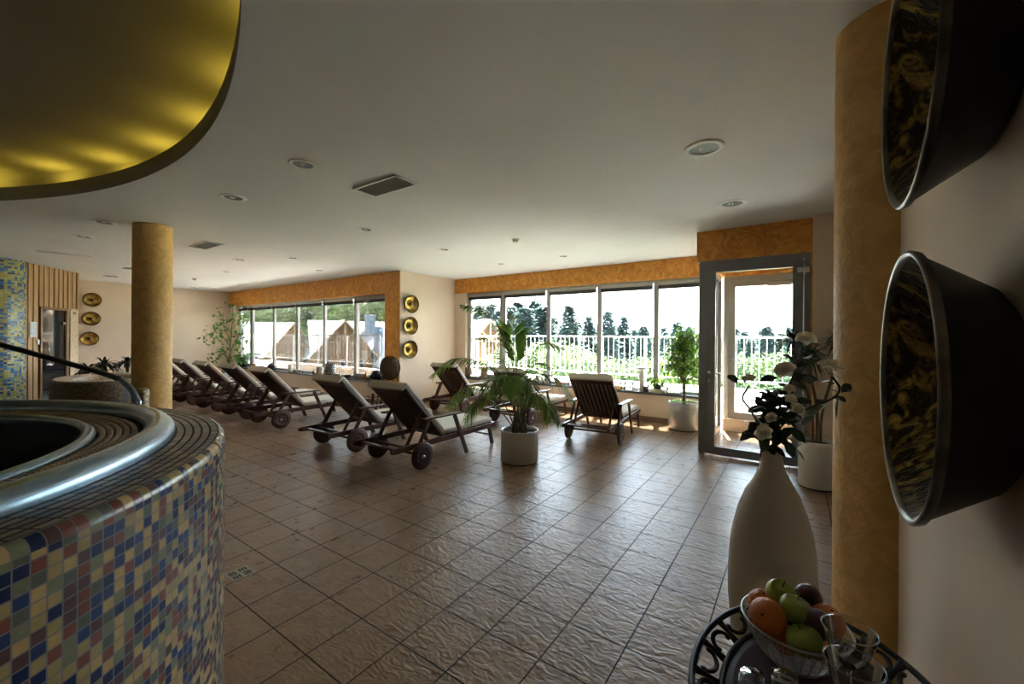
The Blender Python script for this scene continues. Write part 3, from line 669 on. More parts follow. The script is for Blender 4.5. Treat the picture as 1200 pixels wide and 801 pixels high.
for (u, v), l in zip(((108, 351), (107, 373), (105, 396.5)), ('top', 'middle', 'bottom')):
    p = PX(u, v, XL + .09); gong(.182, .12, .085, True, (XL, p.y, p.z), 0, 'round brass gong on the far left wall beside the sauna, %s of its three' % l, 'gongs on the left wall')

# ------------------------------------------------------------------ loungers
def make_lounger():
    t = empty('sun_lounger')
    t['category'] = 'sun lounger'; t['group'] = 'wooden sun loungers'
    for s in (-1, 1):
        w_ = MB(); x = s * .385
        w_.lathe([(.001, -.02), (.035, -.02), (.04, -.026), (.05, -.02), (.085, -.018), (.09, -.022), (.1, -.018), (.14, -.018), (.152, -.012), (.152, .012), (.14, .018), (.1, .018), (.09, .022), (.085, .018), (.05, .02), (.04, .026), (.035, .02), (.001, .02)], (x, 0, .152), 36, 'x')
        wo = w_.build('wheel', m_wheel, t)
        h = MB(); h.lathe([(.001, -.03), (.012, -.03), (.014, -.02), (.014, .02), (.012, .03), (.001, .03)], (x, 0, .152), 16, 'x'); h.build('hub', m_chrome, wo)
    MB().tube([(-.375, 0, .152), (.375, 0, .152)], .015, 10).build('axle', m_teak, t)
    for s in (-1, 1):
        r = MB(); x = s * .325
        r.beam((x, -.36, .262), (x, 1.42, .262), .034, .062, mi=0)
        r.tube([(x, -.36, .262), (x, -.385, .262)], .026, 10)
        r.build('side_rail', m_teak, t, bevel=.006)
        MB().beam((x, 0, .13), (x, .0, .25), .03, .07, up=(0, 1, 0)).build('wheel_bracket', m_teak, t, bevel=.004)
        l = MB(); l.beam((s * .352, .80, 0), (s * .352, .56, .53), .026, .052); l.build('leg', m_teak, t, bevel=.005)
        l = MB(); l.beam((s * .325, 1.37, 0), (s * .325, 1.29, .26), .032, .05); l.build('leg', m_teak, t, bevel=.005)
        l = MB(); l.beam((s * .352, -.03, .25), (s * .352, .13, .53), .026, .045); l.build('arm_support', m_teak, t, bevel=.005)
        a = MB(); a.beam((s * .36, .03, .552), (s * .36, .66, .545), .07, .022); a.build('armrest', m_teak, t, bevel=.006)
    MB().beam((-.31, -.29, .262), (.31, -.29, .262), .045, .026).build('handle_bar', m_teak, t, bevel=.005)
    MB().beam((-.31, -.12, .25), (.31, -.12, .25), .04, .024).build('cross_bar', m_teak, t, bevel=.005)
    MB().beam((-.31, 1.34, .13), (.31, 1.34, .13), .03, .024).build('stretcher', m_teak, t, bevel=.005)
    MB().beam((-.31, 1.405, .265), (.31, 1.405, .265), .03, .055).build('foot_rail', m_teak, t, bevel=.005)
    for k in range(9):
        y = .44 + k * .105; MB().bx(-.305, .305, y - .028, y + .028, .275, .291).build('seat_slat', m_teak, t, bevel=.003)
    # backrest
    b0 = Vector((0, .40, .30)); b1 = Vector((0, -.17, .90)); d = (b1 - b0).normalized(); nn = Vector((0, -d.z, d.y)) if False else Vector((0, d.z, -d.y))
    if nn.z < 0: nn = -nn
    bf = MB()
    for s in (-1, 1): bf.beam(b0 + Vector((s * .29, 0, 0)), b1 + Vector((s * .29, 0, 0)), .05, .028, up=nn)
    bf.beam(b1 + Vector((-.315, 0, 0)) - d * .035, b1 + Vector((.315, 0, 0)) - d * .035, .075, .03, up=nn)
    bf.beam(b0 + Vector((-.27, 0, 0)) + d * .05, b0 + Vector((.27, 0, 0)) + d * .05, .06, .028, up=nn)
    bo = bf.build('backrest', m_teak, t, bevel=.005)
    for k in range(8):
        x = -.221 + k * .063; q = MB(); q.beam(b0 + Vector((x, 0, 0)) + d * .06, b1 + Vector((x, 0, 0)) - d * .06, .034, .014, up=nn); q.build('back_slat', m_teak, bo, bevel=.003)
    for s in (-1, 1):
        q = MB(); q.beam(b0.lerp(b1, .52) + Vector((s * .255, 0, 0)) - nn * .02, Vector((s * .255, -.12, .255)), .026, .034, up=nn); q.build('back_prop', m_teak, t, bevel=.004)
    # cushion: one pad over seat and back
    c = MB()
    cb = b0 + d * .0 + nn * .045; ct = b1 + d * .015 + nn * .045
    prof = [(1.41, .345), (cb.y + .02, .345 + .0), (cb.y, cb.z + .01), (ct.y, ct.z)]
    def pad(p0, p1, up, w2, th):
        c.beam(p0, p1, w2, th, up=up)
    pad((0, .43, .327), (0, 1.40, .327), (0, 0, 1), .60, .068); pad(cb + d * .01, ct + d * .02, nn, .62, .062)
    c.build('cushion', m_cushion, t, bevel=.022)
    q = MB(); q.beam(ct + d * .03 - nn * .035 + Vector((-.31, 0, 0)), ct + d * .03 - nn * .035 + Vector((.31, 0, 0)), .035, .10, up=nn); q.build('cushion_flap', m_cushion, t, bevel=.012)
    return t
lg = make_lounger()
LS = [(-3.85, 3.25, 0, 'dark wooden lounger with cream cushion nearest the palm pot, front of the wheeled row'), (-5.05, 3.25, 0, 'dark wooden lounger with cream cushion second in the wheeled row, just behind the nearest one'),
      (-7.2, 3.35, 0, 'dark wooden lounger with cream cushion below the woven lantern, third in the wheeled row'), (-8.4, 3.37, 0, 'dark wooden lounger with cream cushion fourth in the wheeled row'),
      (-9.63, 3.37, 0, 'dark wooden lounger with cream cushion fifth in the wheeled row'), (-10.86, 3.36, 0, 'dark wooden lounger with cream cushion sixth in the row, just right of the ochre column'),
      (-12.08, 3.36, 0, 'dark wooden lounger partly hidden by the ochre column, last of the wheeled row'), (-5.66, 6.02, radians(4), 'dark wooden lounger with cream cushion beside the cream pier with brass gongs'),
      (-4.03, 5.86, radians(0), 'dark wooden lounger half hidden behind the potted palm'), (-2.40, 5.56, radians(5), 'dark wooden lounger with cream cushion standing alone left of the potted ficus')]
for i, (x, y, a, lab) in enumerate(LS):
    o = lg if i == 0 else dup(lg); o.location = (x, y, 0); o.rotation_euler = (0, 0, a); o['label'] = lab

# ------------------------------------------------------------------ pots and plants
def pot(name_mat, R, h, t, soil=True, taper=1.0):
    MB().lathe([(.001, .012), (R * taper * .97, .012), (R * taper, .02), (R, h - .004), (R - .002, h), (R - .008, h), (R - .008, h - .04)], seg=64).build('pot', name_mat, t)
    MB().lathe([(R * taper * .95, 0), (R * taper * .95, .013)], seg=48).build('base_ring', m_black, t)
    MB().lathe([(.001, h - .03), (R - .008, h - .04)], seg=32).build('soil', m_soil, t)
def frond(t, pts, Lmax, W=.022, m=m_palm, n=16, droop=.5, rachis=.006, start=.25, name='frond', spread=1.0, seed=0, k2=1):
    r = random.Random(seed); sp_ = spline(pts, max(4, n // (len(pts) - 1) + 2)); mb = MB()
    Ln = len(sp_) - 1
    mb.tube(sp_, [rachis * (1 - .75 * i / Ln) + .001 for i in range(Ln + 1)], 5, mi=1)
    total = n * 2
    for k in range(total):
        f_ = start + (1 - start) * (k + .5) / total; x = f_ * Ln; i = min(int(x), Ln - 1); p = sp_[i].lerp(sp_[i + 1], x - i); tan = (sp_[i + 1] - sp_[i]).normalized()
        side = tan.cross(Vector((0, 0, 1)));
        if side.length < .1: side = Vector((1, 0, 0))
        side.normalize(); upn = side.cross(tan).normalized()
        l = Lmax * (sin(pi * min(1, (f_ - start) / (1 - start) * .85 + .13)) ** .6) * r.uniform(.88, 1.08)
        for s in (-1, 1):
            d = (side * s * spread + tan * .75 + upn * .25 * r.uniform(.2, 1.2)).normalized()
            mb.leaf(p, d, upn, l, W * r.uniform(.85, 1.1), .12, droop * r.uniform(.7, 1.2), segs=3)
    return mb.build(name, [m, m_cane], t)
# areca palm
pc = Vector((-2.755, 4.155, 0))
pt = empty('potted_palm', pc, 0, 'tall feathery palm in a brushed metal cylinder pot in the middle of the floor', 'potted plant')
pot(m_pot, .225, .385, pt)
def L(u, v, d): return PD(u, v, d) - pc
rt = Vector((0, 0, .36))
def rt_(a, r=.05): return Vector((r * cos(a), r * sin(a), .36))
FR = [([rt_(2), L(603, 440, 4.9), L(590, 395, 4.85), L(568, 366, 4.8), L(541, 357, 4.75)], .30, .55, 22, .35),
      ([rt_(3), L(596, 450, 4.8), L(570, 427, 4.7), L(535, 420, 4.6), L(505, 440, 4.5)], .30, .6, 20, .35),
      ([rt_(1), L(607, 450, 5.0), L(604, 420, 5.05), L(601, 395, 5.1), L(603, 372, 5.1)], .30, .1, 24, .45),
      ([rt_(1.5), L(600, 450, 5.1), L(588, 420, 5.2), L(572, 398, 5.3), L(556, 396, 5.4)], .26, .5, 16, .35),
      ([rt_(.5), L(614, 455, 4.95), L(622, 420, 5.0), L(638, 402, 5.0), L(660, 408, 5.0)], .30, .6, 18, .3),
      ([rt_(0), L(616, 465, 4.8), L(632, 440, 4.75), L(655, 445, 4.7), L(672, 470, 4.65)], .28, .7, 18, .3),
      ([rt_(5.5), L(618, 475, 4.7), L(628, 462, 4.55), L(640, 468, 4.45), L(646, 490, 4.4)], .26, .9, 16, .3),
      ([rt_(4.5), L(606, 470, 4.6), L(603, 446, 4.5), L(596, 440, 4.4), L(588, 458, 4.3)], .32, .9, 20, .25),
      ([rt_(4), L(600, 470, 4.65), L(590, 446, 4.6), L(580, 442, 4.5), L(568, 462, 4.4)], .26, .8, 16, .25),
      ([rt_(3.5), L(592, 475, 4.75), L(572, 452, 4.7), L(545, 455, 4.6), L(524, 475, 4.5)], .27, .7, 18, .3),
      ([rt_(3.8), L(590, 485, 4.6), L(573, 466, 4.5), L(556, 472, 4.4), L(545, 492, 4.35)], .22, .8, 14, .3),
      ([rt_(1), L(612, 460, 5.1), L(618, 440, 5.2), L(630, 425, 5.3), L(648, 432, 5.4)], .26, .6, 16, .3),
      ([rt_(5), L(612, 475, 4.6), L(614, 450, 4.55), L(620, 446, 4.5), L(627, 464, 4.4)], .24, .8, 15, .25),
      ([rt_(6), L(617, 480, 4.85), L(632, 470, 4.8), L(648, 482, 4.7), L(656, 498, 4.7)], .22, .8, 14, .3)]
for i, (ps, lm, dp, n, st_) in enumerate(FR): frond(pt, ps, lm * (.85 if i not in (2,) else 1), .016 if i != 2 else .022, m_palm, n, dp, .007, st_, seed=i)
for i in range(9):
    a = i * .7; q = MB(); q.tube([(.09 * cos(a), .09 * sin(a), .34), (.07 * cos(a + .2), .07 * sin(a), .55), (.1 * cos(a + .3), .1 * sin(a), .78)], [.012, .010, .006], 7); q.build('cane', m_cane, pt)

def leafy_tree(t, origin, branches, nl, Ls, W, m, mb_, seed, cl=.16, droop=.5, name='foliage', bark=m_bark, rad=.012):
    r = random.Random(seed); mb = MB(); tr = MB()
    for bi, ps in enumerate(branches):
        sp_ = spline(ps, 6); n = len(sp_)
        rr = rad if bi == 0 else rad * .45
        tr.tube(sp_, [rr * (1 - .7 * i / (n - 1)) for i in range(n)], 6)
        lv = nl if bi else nl // 2
        for k in range(lv):
            f_ = r.uniform(.35 if bi == 0 else .2, 1); x = f_ * (n - 1); i = min(int(x), n - 2); p = sp_[i].lerp(sp_[i + 1], x - i)
            off_ = Vector((r.gauss(0, 1), r.gauss(0, 1), r.gauss(0, 1))) * cl * .5
            q = p + off_; d = Vector((r.uniform(-1, 1), r.uniform(-1, 1), r.uniform(-.9, .3)))
            mb.leaf(q, d, Vector((r.uniform(-.5, .5), r.uniform(-.5, .5), 1)), Ls * r.uniform(.7, 1.2), W * r.uniform(.7, 1.2), .15, droop * r.random(), segs=3)
            if k % 2 == 0: tr.tube([p, q], .0018, 3, cap=False)
    mb.build(name, m, t); tr.build('trunk', bark, t)
# ficus in front of the right window
fc = Vector((-1.53, 7.19, 0))
ft = empty('potted_ficus', fc, 0, 'bright green weeping ficus in a brushed metal pot beside the grey glass door', 'potted plant')
pot(m_pot, .24, .45, ft)
r = random.Random(3); br = [[(0, 0, .4), (.02, -.02, .8), (0, 0, 1.1), (.03, -.02, 1.5)]]
for k in range(17):
    a = k * 2.4; z0 = .75 + .045 * k; R_ = .36 - .012 * k + r.uniform(-.05, .05)
    br.append([(0, 0, z0), (R_ * .5 * cos(a), min(.14, R_ * .5 * sin(a)), z0 + .12), (R_ * cos(a), min(.2, R_ * sin(a)), z0 + .05 - .08 * r.random())])
leafy_tree(ft, fc, br, 100, .075, .036, m_ficus, None, 4, .13, rad=.022)
for k in range(2):
    q = MB(); q.tube([(-.03 + .05 * k, .02, .4), (.03 - .04 * k, -.03, .7), (-.01, .0, 1.0)], .012, 7); q.build('stem', m_bark, ft)
fo = MB(); r = random.Random(9)
for k in range(40): fo.leaf((r.uniform(-.17, .17), r.uniform(-.17, .17), .45), (r.uniform(-1, 1), r.uniform(-1, 1), .6), (0, 0, 1), .07, .035, .15, .5, segs=3)
fo.build('undergrowth', m_ficus, ft)
# sparse climbing tree in the far left corner
vc = Vector((-14.25, 5.25, 0))
vt = empty('potted_climber', vc, 0, 'tall sparse leafy tree with a thin leaning trunk in the far left window corner', 'potted plant')
pot(m_pot, .2, .4, vt)
def V_(u, v, d=11.4): return PD(u, v, d) - vc
br = [[(0, 0, .35), V_(268, 430), V_(271, 395), V_(273, 358)], [V_(268, 425), V_(262, 408), V_(258, 392)], [V_(269, 420), V_(275, 400), V_(288, 385)], [V_(270, 405), V_(256, 390), V_(243, 392), V_(238, 400)],
      [V_(270, 400), V_(262, 380), V_(262, 365)], [V_(272, 380), V_(278, 366), V_(278, 354)], [V_(272, 385), V_(284, 372), V_(292, 372)], [V_(271, 395), V_(282, 392), V_(294, 402)], [V_(268, 420), V_(256, 412), V_(244, 420)],
      [V_(269, 420), V_(280, 415), V_(292, 418)], [V_(271, 390), V_(258, 378), V_(250, 384)], [V_(268, 424), V_(276, 420), V_(286, 408)]]
leafy_tree(vt, vc, br, 26, .10, .07, m_ivy, None, 5, .24, rad=.025)
# dracaena beside the door
dc = Vector((.165, 5.20, 0))
dt = empty('potted_dracaena', dc, 0, 'spiky dracaena in a white cylinder pot half hidden behind the near column', 'potted plant')
pot(m_white_pot, .155, .47, dt)
def blades(t, c, n, Ls, W, seed, m=m_drac, up=.5, dr=1.0, name='leaf_head', ymax=99):
    r = random.Random(seed); mb = MB()
    for k in range(n):
        a = r.uniform(0, 2 * pi); e = r.uniform(-.15, 1.25); d = Vector((cos(a) * cos(e), sin(a) * cos(e), sin(e)))
        l = Ls * r.uniform(.75, 1.1); pts = []
        dz = dr * r.uniform(.4, 1)
        for i in range(6):
            f_ = i / 5; pts.append(Vector(c) + d * l * f_ + Vector((0, 0, -dz * l * f_ * f_))); pts[-1].y = min(pts[-1].y, ymax - .01 * rnd.random())
        side = d.cross(Vector((0, 0, 1)));
        if side.length < .05: side = Vector((1, 0, 0))
        side.normalize(); n0 = len(mb.v)
        for i, p in enumerate(pts):
            wv = W * (.5, 1, .95, .8, .5, .04)[i] / 2; mb.v.append(p - side * wv); mb.v.append(p + Vector((0, 0, -wv * .4))); mb.v.append(p + side * wv)
        for i in range(5):
            a_ = n0 + 3 * i; mb.face((a_, a_ + 1, a_ + 4, a_ + 3), sm=True); mb.face((a_ + 1, a_ + 2, a_ + 5, a_ + 4), sm=True)
    return mb.build(name, m, t)
DH = [PD(930, 398, 4.45) - dc, PD(948, 420, 4.25) - dc, PD(985, 400, 4.5) - dc]
for i, h_ in enumerate(DH):
    blades(dt, h_, 60, .34, .022, 20 + i, dr=.9, ymax=.38)
    q = MB(); q.tube(spline([(.03 * (i - 1), 0, .42), (.05 * (i - 1), 0, .8), h_ - Vector((0, 0, .12)), h_], 5), [.014] * 16, 7); q.build('cane', m_bark, dt)
# leafy plants behind the second tub
for (u, v, s, lab) in ((103, 430, .36, 'dark arching leafy plant behind the oval tub, left one below the gongs'), (122, 424, .42, 'dark arching leafy plant behind the oval tub, tallest in the middle'), (150, 420, .40, 'dark spiky plant behind the oval tub beside the ochre column')):
    p = PD(u, v, {103: 8.3, 122: 8.9, 150: 9.4}[u]); t = empty('potted_dracaena', (p.x, p.y, 0), 0, lab, 'potted plant', 'plants behind the oval tub')
    pot(m_darkcer, .17, .45, t); blades(t, (0, 0, p.z - .08), 46, s, .06, int(u), m_darkleaf, dr=1.1)
    q = MB(); q.tube([(0, 0, .4), (.02, 0, p.z - .05)], .02, 8); q.build('cane', m_bark, t)

# ------------------------------------------------------------------ items on the sills
def onsill(u, wl, dy=0):
    Y = (Y1 + .05 if wl == 1 else Y2 + .04) + dy; p = PY(u, 440, Y); return Vector((p.x, Y, .495 if wl == 1 else .515))
def item(name, u, wl, parts, lab, cat, group=None, dy=0, s=1):
    t = empty(name, onsill(u, wl, dy), 0, lab, cat, group)
    for pn, prof, m in parts: MB().lathe([(a * s, b * s) for a, b in prof], seg=28).build(pn, m, t)
    return t
def cyl(r, h, z=0, b=.004): return [(.001, z), (r - b, z), (r, z + b), (r, z + h - b), (r - b, z + h), (.001, z + h)]
def jar(r, h): return [(.001, 0), (r, 0), (r, h * .5), (r, h), (r - .003, h)]
m_jar = glass_mat('thin_glass', (.97, .98, .98), 1.0, .02)
def candlejar(u, wl, lab, r=.045, h=.11, m=m_candle): return item('candle_jar', u, wl, [('glass_cup', jar(r, h), m_jar), ('candle', cyl(r * .75, h * .5, .007), m)], lab, 'candle', 'candle glasses on the window sills')
def pillar(u, wl, lab, r, h, m=m_candle, name='pillar_candle', dy=0):
    t = item(name, u, wl, [('wax_body', cyl(r, h), m)], lab, 'candle', dy=dy); MB().tube([(0, 0, h), (.002, 0, h + .015)], .0025, 5).build('wick', m_black, t); return t
# left window
t = item('flower_pot', 284, 1, [('pot', [(.001, 0), (.12, 0), (.16, .26), (.17, .3), (.155, .3), (.15, .27), (.001, .26)], m_darkcer)], 'black pot with trailing green plant at the far left end of the left sill', 'potted plant')
q = MB(); r = random.Random(1)
for k in range(90):
    a = r.uniform(0, 6.28); q.leaf((.13 * cos(a), .1 * sin(a), .28 + r.uniform(-.15, .12)), (cos(a), sin(a), r.uniform(-1, .6)), (0, 0, 1), .08, .05, .15, .5, segs=3)
q.build('leaves', m_ivy, t)
pillar(298, 1, 'ochre pillar candle on the left sill, right of the black plant pot', .05, .13, m_amber)
pillar(308, 1, 'wooden brown tealight holder on the left sill, left of the dark teapot', .055, .09, m_logc, 'tealight_holder')
t = item('teapot', 318, 1, [('tray_base', cyl(.13, .03), m_darkcer), ('body', [(.001, .03), (.06, .03), (.1, .07), (.1, .12), (.06, .17), (.001, .18)], m_darkcer), ('lid', [(.001, .2), (.02, .2), (.03, .175), (.05, .17)], m_darkcer)], 'black round teapot with small lid on a dark stand on the left sill', 'teapot')
MB().tube([(.09, 0, .09), (.14, 0, .12), (.16, 0, .17)], [.018, .014, .01], 8).build('spout', m_darkcer, t)
pillar(340, 1, 'tall white pillar candle on the left sill right of the black teapot', .055, .19)
candlejar(346, 1, 'glass candle cup with amber wax between white candle and white jar on the left sill', m=m_amber)
candlejar(355, 1, 'clear glass candle cup with pale wax on the left sill, left of the marble jar')
pillar(368, 1, 'small brown wooden tealight holder left of the pale marble candle on the left sill', .042, .09, m_logc, 'tealight_holder')
pillar(375, 1, 'broad pale marble candle beside the woven lantern on the left sill', .085, .20, M('marble_wax', (.5, .46, .38), .5, col2=(.3, .26, .2), nscale=18))
t = empty('woven_lantern', onsill(386.5, 1), 0, 'dark woven basket lantern banded in pale beads on the left sill', 'lantern')
b = MB(); b.lathe([(.001, 0), (.10, 0), (.115, .05), (.12, .15), (.115, .27), (.09, .32), (.085, .3), (.001, .3)], seg=32); b.build('body', m_darkcer, t)
bd = MB()
for k in range(6):
    z = .03 + k * .05
    for j in range(16): a = 2 * pi * (j + .5 * (k % 2)) / 16; bd.sphere((.119 * cos(a), .119 * sin(a), z), .013, 6, 4)
bd.build('beads', m_white_pot, t)
candlejar(399, 1, 'narrow clear glass with white candle just right of the woven lantern', .035, .15)
t = item('ceramic_bowl', 407, 1, [('bowl', [(.001, .0), (.05, 0), (.09, .07), (.082, .07), (.045, .01), (.001, .01)], m_darkcer)], 'small dark shell bowl on the left sill right of the narrow candle glass', 'bowl')
t = item('oil_bottle', 429, 1, [('body', [(.001, 0), (.06, 0), (.075, .04), (.06, .09), (.02, .12), (.02, .155), (.001, .155)], m_amber), ('stopper', cyl(.024, .03, .155), m_white_pot)], 'small amber bottle with white stopper on the left sill beside the dark ball', 'bottle')
q = MB(); q.sphere((0, 0, .12), .125, 24, 16, fn=lambda p: 1 + .09 * noise.noise(p * 7)); t = empty('round_ball_ornament', onsill(441, 1, -.02), 0, 'dark rough twig ball resting on the left sill next to the wicker chair', 'ornament'); q.build('ball', m_darkcer, t)
# rattan chair against the pier
cc = PY(455, 460, 5.45); ch = empty('wicker_chair', (cc.x, 5.45, 0), radians(40), 'dark wicker chair with rounded woven back against the orange pier', 'chair')
b = MB(); n0 = 0
for i in range(9):
    z = .62 + i * .055; hw = .19 * (1 - ((i - 3.5) / 5.6) ** 2) ** .5
    for j in range(7):
        x = -hw + 2 * hw * j / 6; b.v.append(Vector((x, .18 - .05 * (1 - (j - 3) ** 2 / 9), z)))
for i in range(8):
    for j in range(6): a = i * 7 + j; b.face((a, a + 1, a + 8, a + 7), sm=True)
bo = b.build('woven_back', m_wicker, ch); sm_ = bo.modifiers.new('solid', 'SOLIDIFY'); sm_.thickness = .03
rim = [Vector((.2 * cos(a), .18 - .02, .84 + .24 * sin(a))) for a in [radians(q) for q in range(0, 360, 15)]]
MB().tube(rim, .014, 6, closed=True).build('back_rim', m_wicker, ch)
for j in range(5): MB().tube([(-.14 + .07 * j, .17, .64), (-.16 + .08 * j, .18, .42)], .008, 6).build('spindle', m_wicker, ch)
MB().lathe([(.001, .40), (.2, .40), (.215, .42), (.2, .44), (.001, .445)], seg=32).build('seat', m_wicker, ch)
for sx in (-1, 1):
    for sy in (-1, 1): MB().tube([(sx * .15, sy * .15, .41), (sx * .2, sy * .19, 0)], .016, 8).build('leg', m_wicker, ch)
c2 = PY(437, 468, 5.2); t = empty('floor_candle_stand', (c2.x, 5.2, 0), .3, 'small dark iron candle stand on the floor in front of the orange pier', 'candle stand')
MB().lathe([(.001, 0), (.1, 0), (.09, .02), (.03, .03), (.025, .3), (.04, .34), (.001, .34)], seg=20).build('stem', m_darkcer, t)
MB().tube([(-.22, 0, .26), (-.1, 0, .29), (0, 0, .25), (.1, 0, .3), (.2, 0, .27)], .009, 6).build('arm', m_darkcer, t)
# right window
for u, lab in ((549, 'short bark-covered log candle at the left end of the right sill'), (567.5, 'taller bark-covered log candle, second from the left end of the right sill')):
    pillar(u, 2, lab, .085, .27 if u > 560 else .24, m_logc, 'log_candle')
def cloth(u, w_, h_, lab):
    t = empty('folded_cloth', onsill(u, 2), 0, lab, 'cloth', 'folded white cloths on the right sill'); b = MB(); n = 10; r = random.Random(int(u))
    for i in range(n + 1):
        for j in range(5):
            x = -w_ / 2 + w_ * i / n; y = -.07 + .14 * j / 4; z = h_ * (.45 + .55 * sin(i * 1.3 + r.random()) ** 2) * sin(pi * (j + .6) / 5.2) + .004; b.v.append(Vector((x, y, z)))
    for i in range(n):
        for j in range(4): a = i * 5 + j; b.face((a, a + 1, a + 6, a + 5), sm=True)
    o = b.build('cloth', m_white, t); s = o.modifiers.new('s', 'SOLIDIFY'); s.thickness = .008
cloth(558, .28, .09, 'crumpled white cloth between the two log candles on the right sill'); cloth(600, .3, .14, 'crumpled white cloth behind the palm on the right sill')
candlejar(617, 2, 'pale candle glass right of the palm stems on the right sill', .05, .13)
pillar(629, 2, 'slim brown carved candle on the right sill behind the palm', .03, .17, m_logc, 'carved_candle')
cloth(636, .34, .16, 'tall draped white cloth on the right sill between slim candle and candle house')
candlejar(640, 2, 'wide clear glass candle holder on the right sill left of the orange bowl', .07, .12, m_white)
t = item('orange_bowl', 657, 2, [('bowl', [(.001, 0), (.08, 0), (.125, .06), (.115, .06), (.075, .01), (.001, .01)], m_jar), ('filling', cyl(.11, .045, .012), m_terra)], 'low glass bowl filled with orange wax on the right sill left of the single lounger', 'candle')
candlejar(670, 2, 'clear tumbler right behind the single lounger backrest on the right sill', .06, .11, m_white)
t = item('brown_mug', 708, 2, [('glass_pedestal', jar(.07, .16), m_jar), ('mug', [(.001, .16), (.085, .16), (.09, .17), (.09, .27), (.08, .28), (.001, .28)], m_logc), ('white_top', cyl(.092, .018, .28), m_white)], 'brown round mug-like candle on a glass block above the single lounger', 'candle')
candlejar(724, 2, 'square glass lantern with brown candle right of the single lounger', .08, .14, m_amber)
candlejar(737, 2, 'wide empty clear glass vase left of the white candle stand', .09, .15, m_white)
t = item('candle_stand', 752, 2, [('foot', cyl(.06, .015), m_white), ('stem', [(.05, .015), (.045, .2), (.055, .28), (.04, .33), (.045, .40)], m_white), ('dish', [(.001, .40), (.06, .40), (.14, .44), (.135, .45), (.05, .42), (.001, .42)], m_white)], 'tall white candle stand with a flat dish on top on the right sill', 'candle stand')
candlejar(757, 2, 'tall clear cylinder glass with dark base touching the white candle stand', .05, .20, m_logc)
candlejar(763.5, 2, 'broad clear glass between the candle stand and the small potted plant', .07, .12, m_white)
t = item('small_potted_plant', 770.5, 2, [('saucer_box', cyl(.09, .07), m_candle), ('pot', [(.001, .07), (.06, .07), (.085, .15), (.075, .15), (.001, .14)], m_darkcer)], 'small yellow-green leafy plant in a dark pot on the right sill by the ficus', 'potted plant')
q = MB(); r = random.Random(2)
for k in range(80):
    a = r.uniform(0, 6.28); q.leaf((.07 * cos(a), .06 * sin(a), .17 + r.uniform(-.03, .1)), (cos(a), sin(a), r.uniform(-.5, .8)), (0, 0, 1), .075, .05, .15, .6, segs=3)
q.build('leaves', m_ficus, t)
candlejar(778, 2, 'clear glass with white candle right of the small potted plant', .06, .12, m_white)
pillar(782.5, 2, 'tiny brown bottle-like candle beside the ficus on the right sill', .018, .11, m_amber)
cloth(790, .22, .08, 'white cloth behind the ficus pot at the right end of the sill')

# ------------------------------------------------------------------ vase with camellias
vp = Vector((-.083, 2.01, 0))
va = empty('floor_vase', vp, 0, 'tall cream bottle-shaped ceramic floor vase with narrow neck beside the near column', 'vase')
MB().lathe([(.001, 0), (.085, 0), (.10, .02), (.125, .14), (.147, .28), (.159, .42), (.160, .50), (.158, .563), (.153, .637), (.142, .712), (.124, .787), (.098, .862), (.073, .906), (.05, .955), (.041, .985), (.036, 1.02), (.038, 1.04), (.035, 1.042), (.031, 1.02), (.03, .9)], seg=96).build('body', m_vase, va)
def leafat(mb, p, rr, L_=.085, W_=.045):
    d = Vector((rr.uniform(-1, 1), rr.uniform(-1, 1), rr.uniform(-.5, .6))); mb.leaf(p, d, Vector((rr.uniform(-.6, .6), rr.uniform(-.6, .6), 1)), L_ * rr.uniform(.75, 1.2), W_ * rr.uniform(.8, 1.15), .12, .25, segs=3)
def bloom(t, p, R, tilt, seed):
    rr = random.Random(seed); b = MB(); p = Vector(p); tl = Vector(tilt).normalized(); q = tl.to_track_quat('Z', 'Y')
    for ring, (n, op, sz) in enumerate(((3, .25, .55), (5, .6, .75), (6, .95, .95), (6, 1.2, 1.0))):
        for k in range(n):
            a = 2 * pi * k / n + ring * .5 + rr.uniform(-.2, .2); n0 = len(b.v)
            for i in range(4):
                f_ = i / 3; e = op * (.3 + .7 * f_)
                rad = R * sz * (sin(e) * f_ + .05); z = R * sz * cos(e) * f_ * 1.1
                for j in range(5):
                    s = (j - 2) / 2; wv = R * .62 * sz * sin(pi * (f_ * .75 + .15)); aa = a
                    v = Vector((cos(aa) * rad - sin(aa) * s * wv, sin(aa) * rad + cos(aa) * s * wv, z + .18 * R * s * s - (.12 * R if i == 3 else 0) * (1 if ring > 1 else -1)))
                    b.v.append(p + q @ v)
            for i in range(3):
                for j in range(4): a_ = n0 + i * 5 + j; b.face((a_, a_ + 1, a_ + 6, a_ + 5), sm=True)
    b.build('flower', m_petal, t)
neck = Vector((0, 0, 1.03))
def VV(u, v, d=1.7): return PD(u, v, d) - vp
